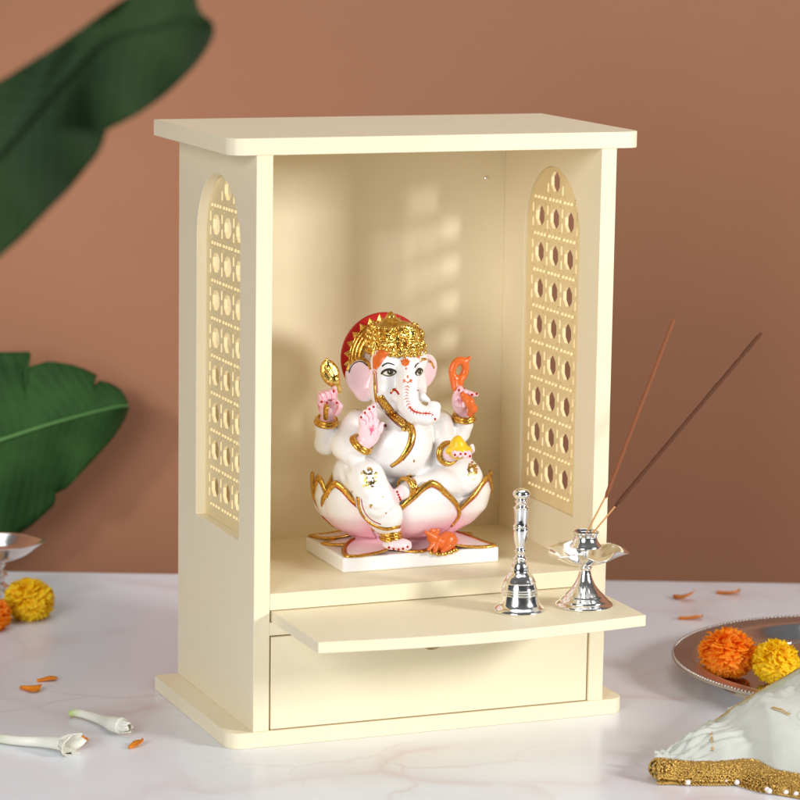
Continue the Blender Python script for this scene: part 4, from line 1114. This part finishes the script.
for i in range(330):
    q = i/330*67; k0 = int(q); p = pts[k0]+(pts[min(k0+1,67)]-pts[k0])*(q-k0); a = i*1.9
    mb.ball(p+np.array([0,math.cos(a)*.09,math.sin(a)*.09]), (.11,.08,.07), 6, 4)
mb.build('gold_piping', M['gold_thread'], cloth)
# knitted lace band: rows of metallic loops
band = MB(); TV = CAM*np.array([1,1,0])
def band_pt(i, g):          # g 0 top edge .. 1 hem, lying towards the viewer
    p = Lr[i]; nx = Lr[min(i+1,69)]-Lr[max(i-1,0)]; nx[2] = 0; nx /= np.linalg.norm(nx); out_ = np.array([nx[1], -nx[0], 0])
    return p+out_*(3.1*g)+np.array([0,0,-.15+.55*(1-min(1,g)**2.2)+.34*math.sin(math.pi*min(1,g))-.4*min(1,g)]), nx, out_
bv = [np.array(band_pt(i, g/8)[0])-np.array([0,0,.12]) for i in range(70) for g in range(9)]
for q in bv: q[2] = max(q[2], .04)
link('lace_band', bv, [(i*9+g, i*9+g+1, (i+1)*9+g+1, (i+1)*9+g) for i in range(69) for g in range(8)], M['gold_thread'], cloth)
rows = 15
for g in range(rows):
    for k in range(300):
        q = (k+.5*(g%2)+nr.uniform(-.2,.2))/300*68.9; i = int(q)
        p, nx, out_ = band_pt(i, (g+.4+nr.uniform(-.15,.15))/rows); p2 = band_pt(min(i+1,69), (g+.4)/rows)[0]; p = p+(p2-p)*(q-i)
        sl = nr.choice((-1,1)); l = nr.uniform(.14,.28)
        a = nx*l*nr.uniform(.3,1.1)*sl+out_*l*nr.uniform(.3,1); m1 = np.array([0,0,.12+nr.uniform(0,.16)])
        pts3 = np.array([p-a, p-a*.3+m1, p+a*.4+m1*.9, p+a]); pts3[:,2] = np.maximum(pts3[:,2], .06)
        band.tube(pts3, [.035,.07,.065,.03], 5)
for k in range(110):        # hanging twisted loops along the hem
    q = (k+nr.uniform(-.2,.2))/110*68.9; i = int(max(q,0)); p, nx, out_ = band_pt(i, 1.0); p2 = band_pt(min(i+1,69), 1.0)[0]; p = p+(p2-p)*(q-i)
    p[2] = max(p[2], .2); c = p+out_*.02; c[2] = .16
    band.ring(c, np.array([nx[0]*.6,nx[1]*.6,1.0]), .26, .06, 12, 5)
kc = atz(662,769,.95)
for k in range(260):        # rolled-up corner of the lace
    d_ = nr.normal(size=3); d_ /= np.linalg.norm(d_); t_ = np.cross(d_, nr.normal(size=3)); t_ /= np.linalg.norm(t_)
    p = kc+d_*np.array((1.05,1.3,.85)); q3 = np.array([p-t_*.3, p+d_*.14, p+t_*.3]); q3[:,2] = np.maximum(q3[:,2], .06)
    band.tube(resample(q3, 4), [.035,.07,.07,.035], 5)
band.build('gold_fringe', M['gold_thread'], cloth)
for (u, v) in ((688,785),(726,783.5),(737,785),(755,784),(757.5,782.5),(761,787),(767,792),(769.5,793.5),(796,796.5),(786,795)):
    p = atz(u, v-2.5, .34); MB().ball(p, .25 if v > 784.5 else .21, 12, 8).build('pearl', M['pearl'], cloth)
# stitched gold sprigs
def sprig(i, f, di, df):
    mb = MB(); a = cloth_pt(int(i), f); b_ = cloth_pt(int(i+di), f+df); pts = resample([a, (a+b_)/2+np.array([0,0,.1]), b_], 9)+np.array([0,0,.1])
    for k in range(9):
        for s_ in (-1, 1):
            mb.tube([pts[k]-(b_-a)*.05, pts[k]+np.array([0,-.05,.06]), pts[k]+(b_-a)*.05+np.array([s_*.18,0,s_*.1])], [.03,.06,.03], 5)
    mb.build('gold_sprig', M['gold_thread'], cloth)
def near(u, v):
    best = min(((i, j/nt_) for i in range(66) for j in range(2, nt_-4)), key=lambda q: sum((a-b)**2 for a, b in zip(px1(cloth_pt(*q)), (u, v))))
    return best
def px1(p): d = p-CAM; z = d@FW; return PX+FPX*(d@RT)/z, PY-FPX*(d@UP)/z
i, f = near(771,708); sprig(i, f, 4, -.06)
i, f = near(712,752); sprig(i, f, 0, .2)

# ------------------------------------------------------------------ banana leaves
def leaf(label, mid, up, lo, dist, bend, material, fold, group='banana leaves at the left'):
    n = 64; m_ = resample(smooth_prof(mid, 8), n); u_ = resample(up, n); l_ = resample(lo, n)
    nw = 12; vs = []; uv = []
    def dd(i, s_): 
        f = i/(n-1); return dist+bend*(f-.5)**2*40+fold*abs(s_)**1.3*10+1.1*math.sin(f*19+s_*2)*abs(s_)+.6*math.sin(f*47)*abs(s_)**2
    for i in range(n):
        for j in range(-nw, nw+1):
            s_ = j/nw; e = u_[i] if s_ < 0 else l_[i]
            q = m_[i]+(e-m_[i])*abs(s_); vs.append(atd(q[0], q[1], dd(i, s_))); uv.append((i/(n-1)*1.0+abs(s_)*.12, s_*.15))
    w = 2*nw+1
    root = empty('banana_leaf', atd(m_[0][0], m_[0][1], dist), label, 'leaf', group)
    o = link('leaf_blade', vs, [(i*w+j, i*w+j+1, (i+1)*w+j+1, (i+1)*w+j) for i in range(n-1) for j in range(w-1)], M[material], root, uvs=uv)
    md = o.modifiers.new('thickness', 'SOLIDIFY'); md.thickness = .06*S
    k = np.linspace(0,1,n); mb = MB(); mb.tube([atd(m_[i][0], m_[i][1], dd(i,0)-.25) for i in range(n)], (.55-.43*k)*dist/355, 8, .7); mb.build('midrib', M['midrib'] if material == 'leaf' else M['leaf_shaded'], root)
leaf('green banana leaf with pale midrib low on the left in front of the wall',
     [(-150,452),(-60,410),(0,385),(40,372),(80,361.5) if False else (52,399),(106,409),(127,407)] if False else [(-150,490),(-60,458),(0,440),(50,424),(106,409),(128,405.5)],
     [(-150,488),(-110,420),(-60,372),(-20,352),(10,352),(32,351.5),(26,366),(21.5,375),(29,366.5),(49,361),(72,364.5),(88,370),(97,375),(93,384),(94,386),(99,380),(108,382),(118,387),(123.5,392),(128,402)],
     [(-150,494),(-120,560),(-60,585),(0,548),(17,535),(29,528),(45,514),(54.5,505),(56,499),(55,494),(66,489),(86,468),(101,452),(115,436),(125,420),(129.5,408)],
     369, .02, 'leaf', .3)
leaf('large shaded banana leaf out of focus across the upper left',
     [(-190,330),(-100,240),(0,152),(60,84),(105,40),(150,28),(199,18),(213,24)],
     [(-190,325),(-140,180),(-60,110),(0,81),(30,62),(56,46),(90,22),(124,-1),(160,-24),(185,-22),(197,-2),(199,10),(203,14),(212,21)],
     [(-190,335),(-130,330),(-60,295),(0,257),(24,236),(49,210),(70,189),(86,169),(97,156),(105,141),(104,133),(109,129),(126,121),(142,112),(162,98),(180,82),(197,64),(210,45),(215,32)],
     186, .02, 'leaf_shaded', .12)
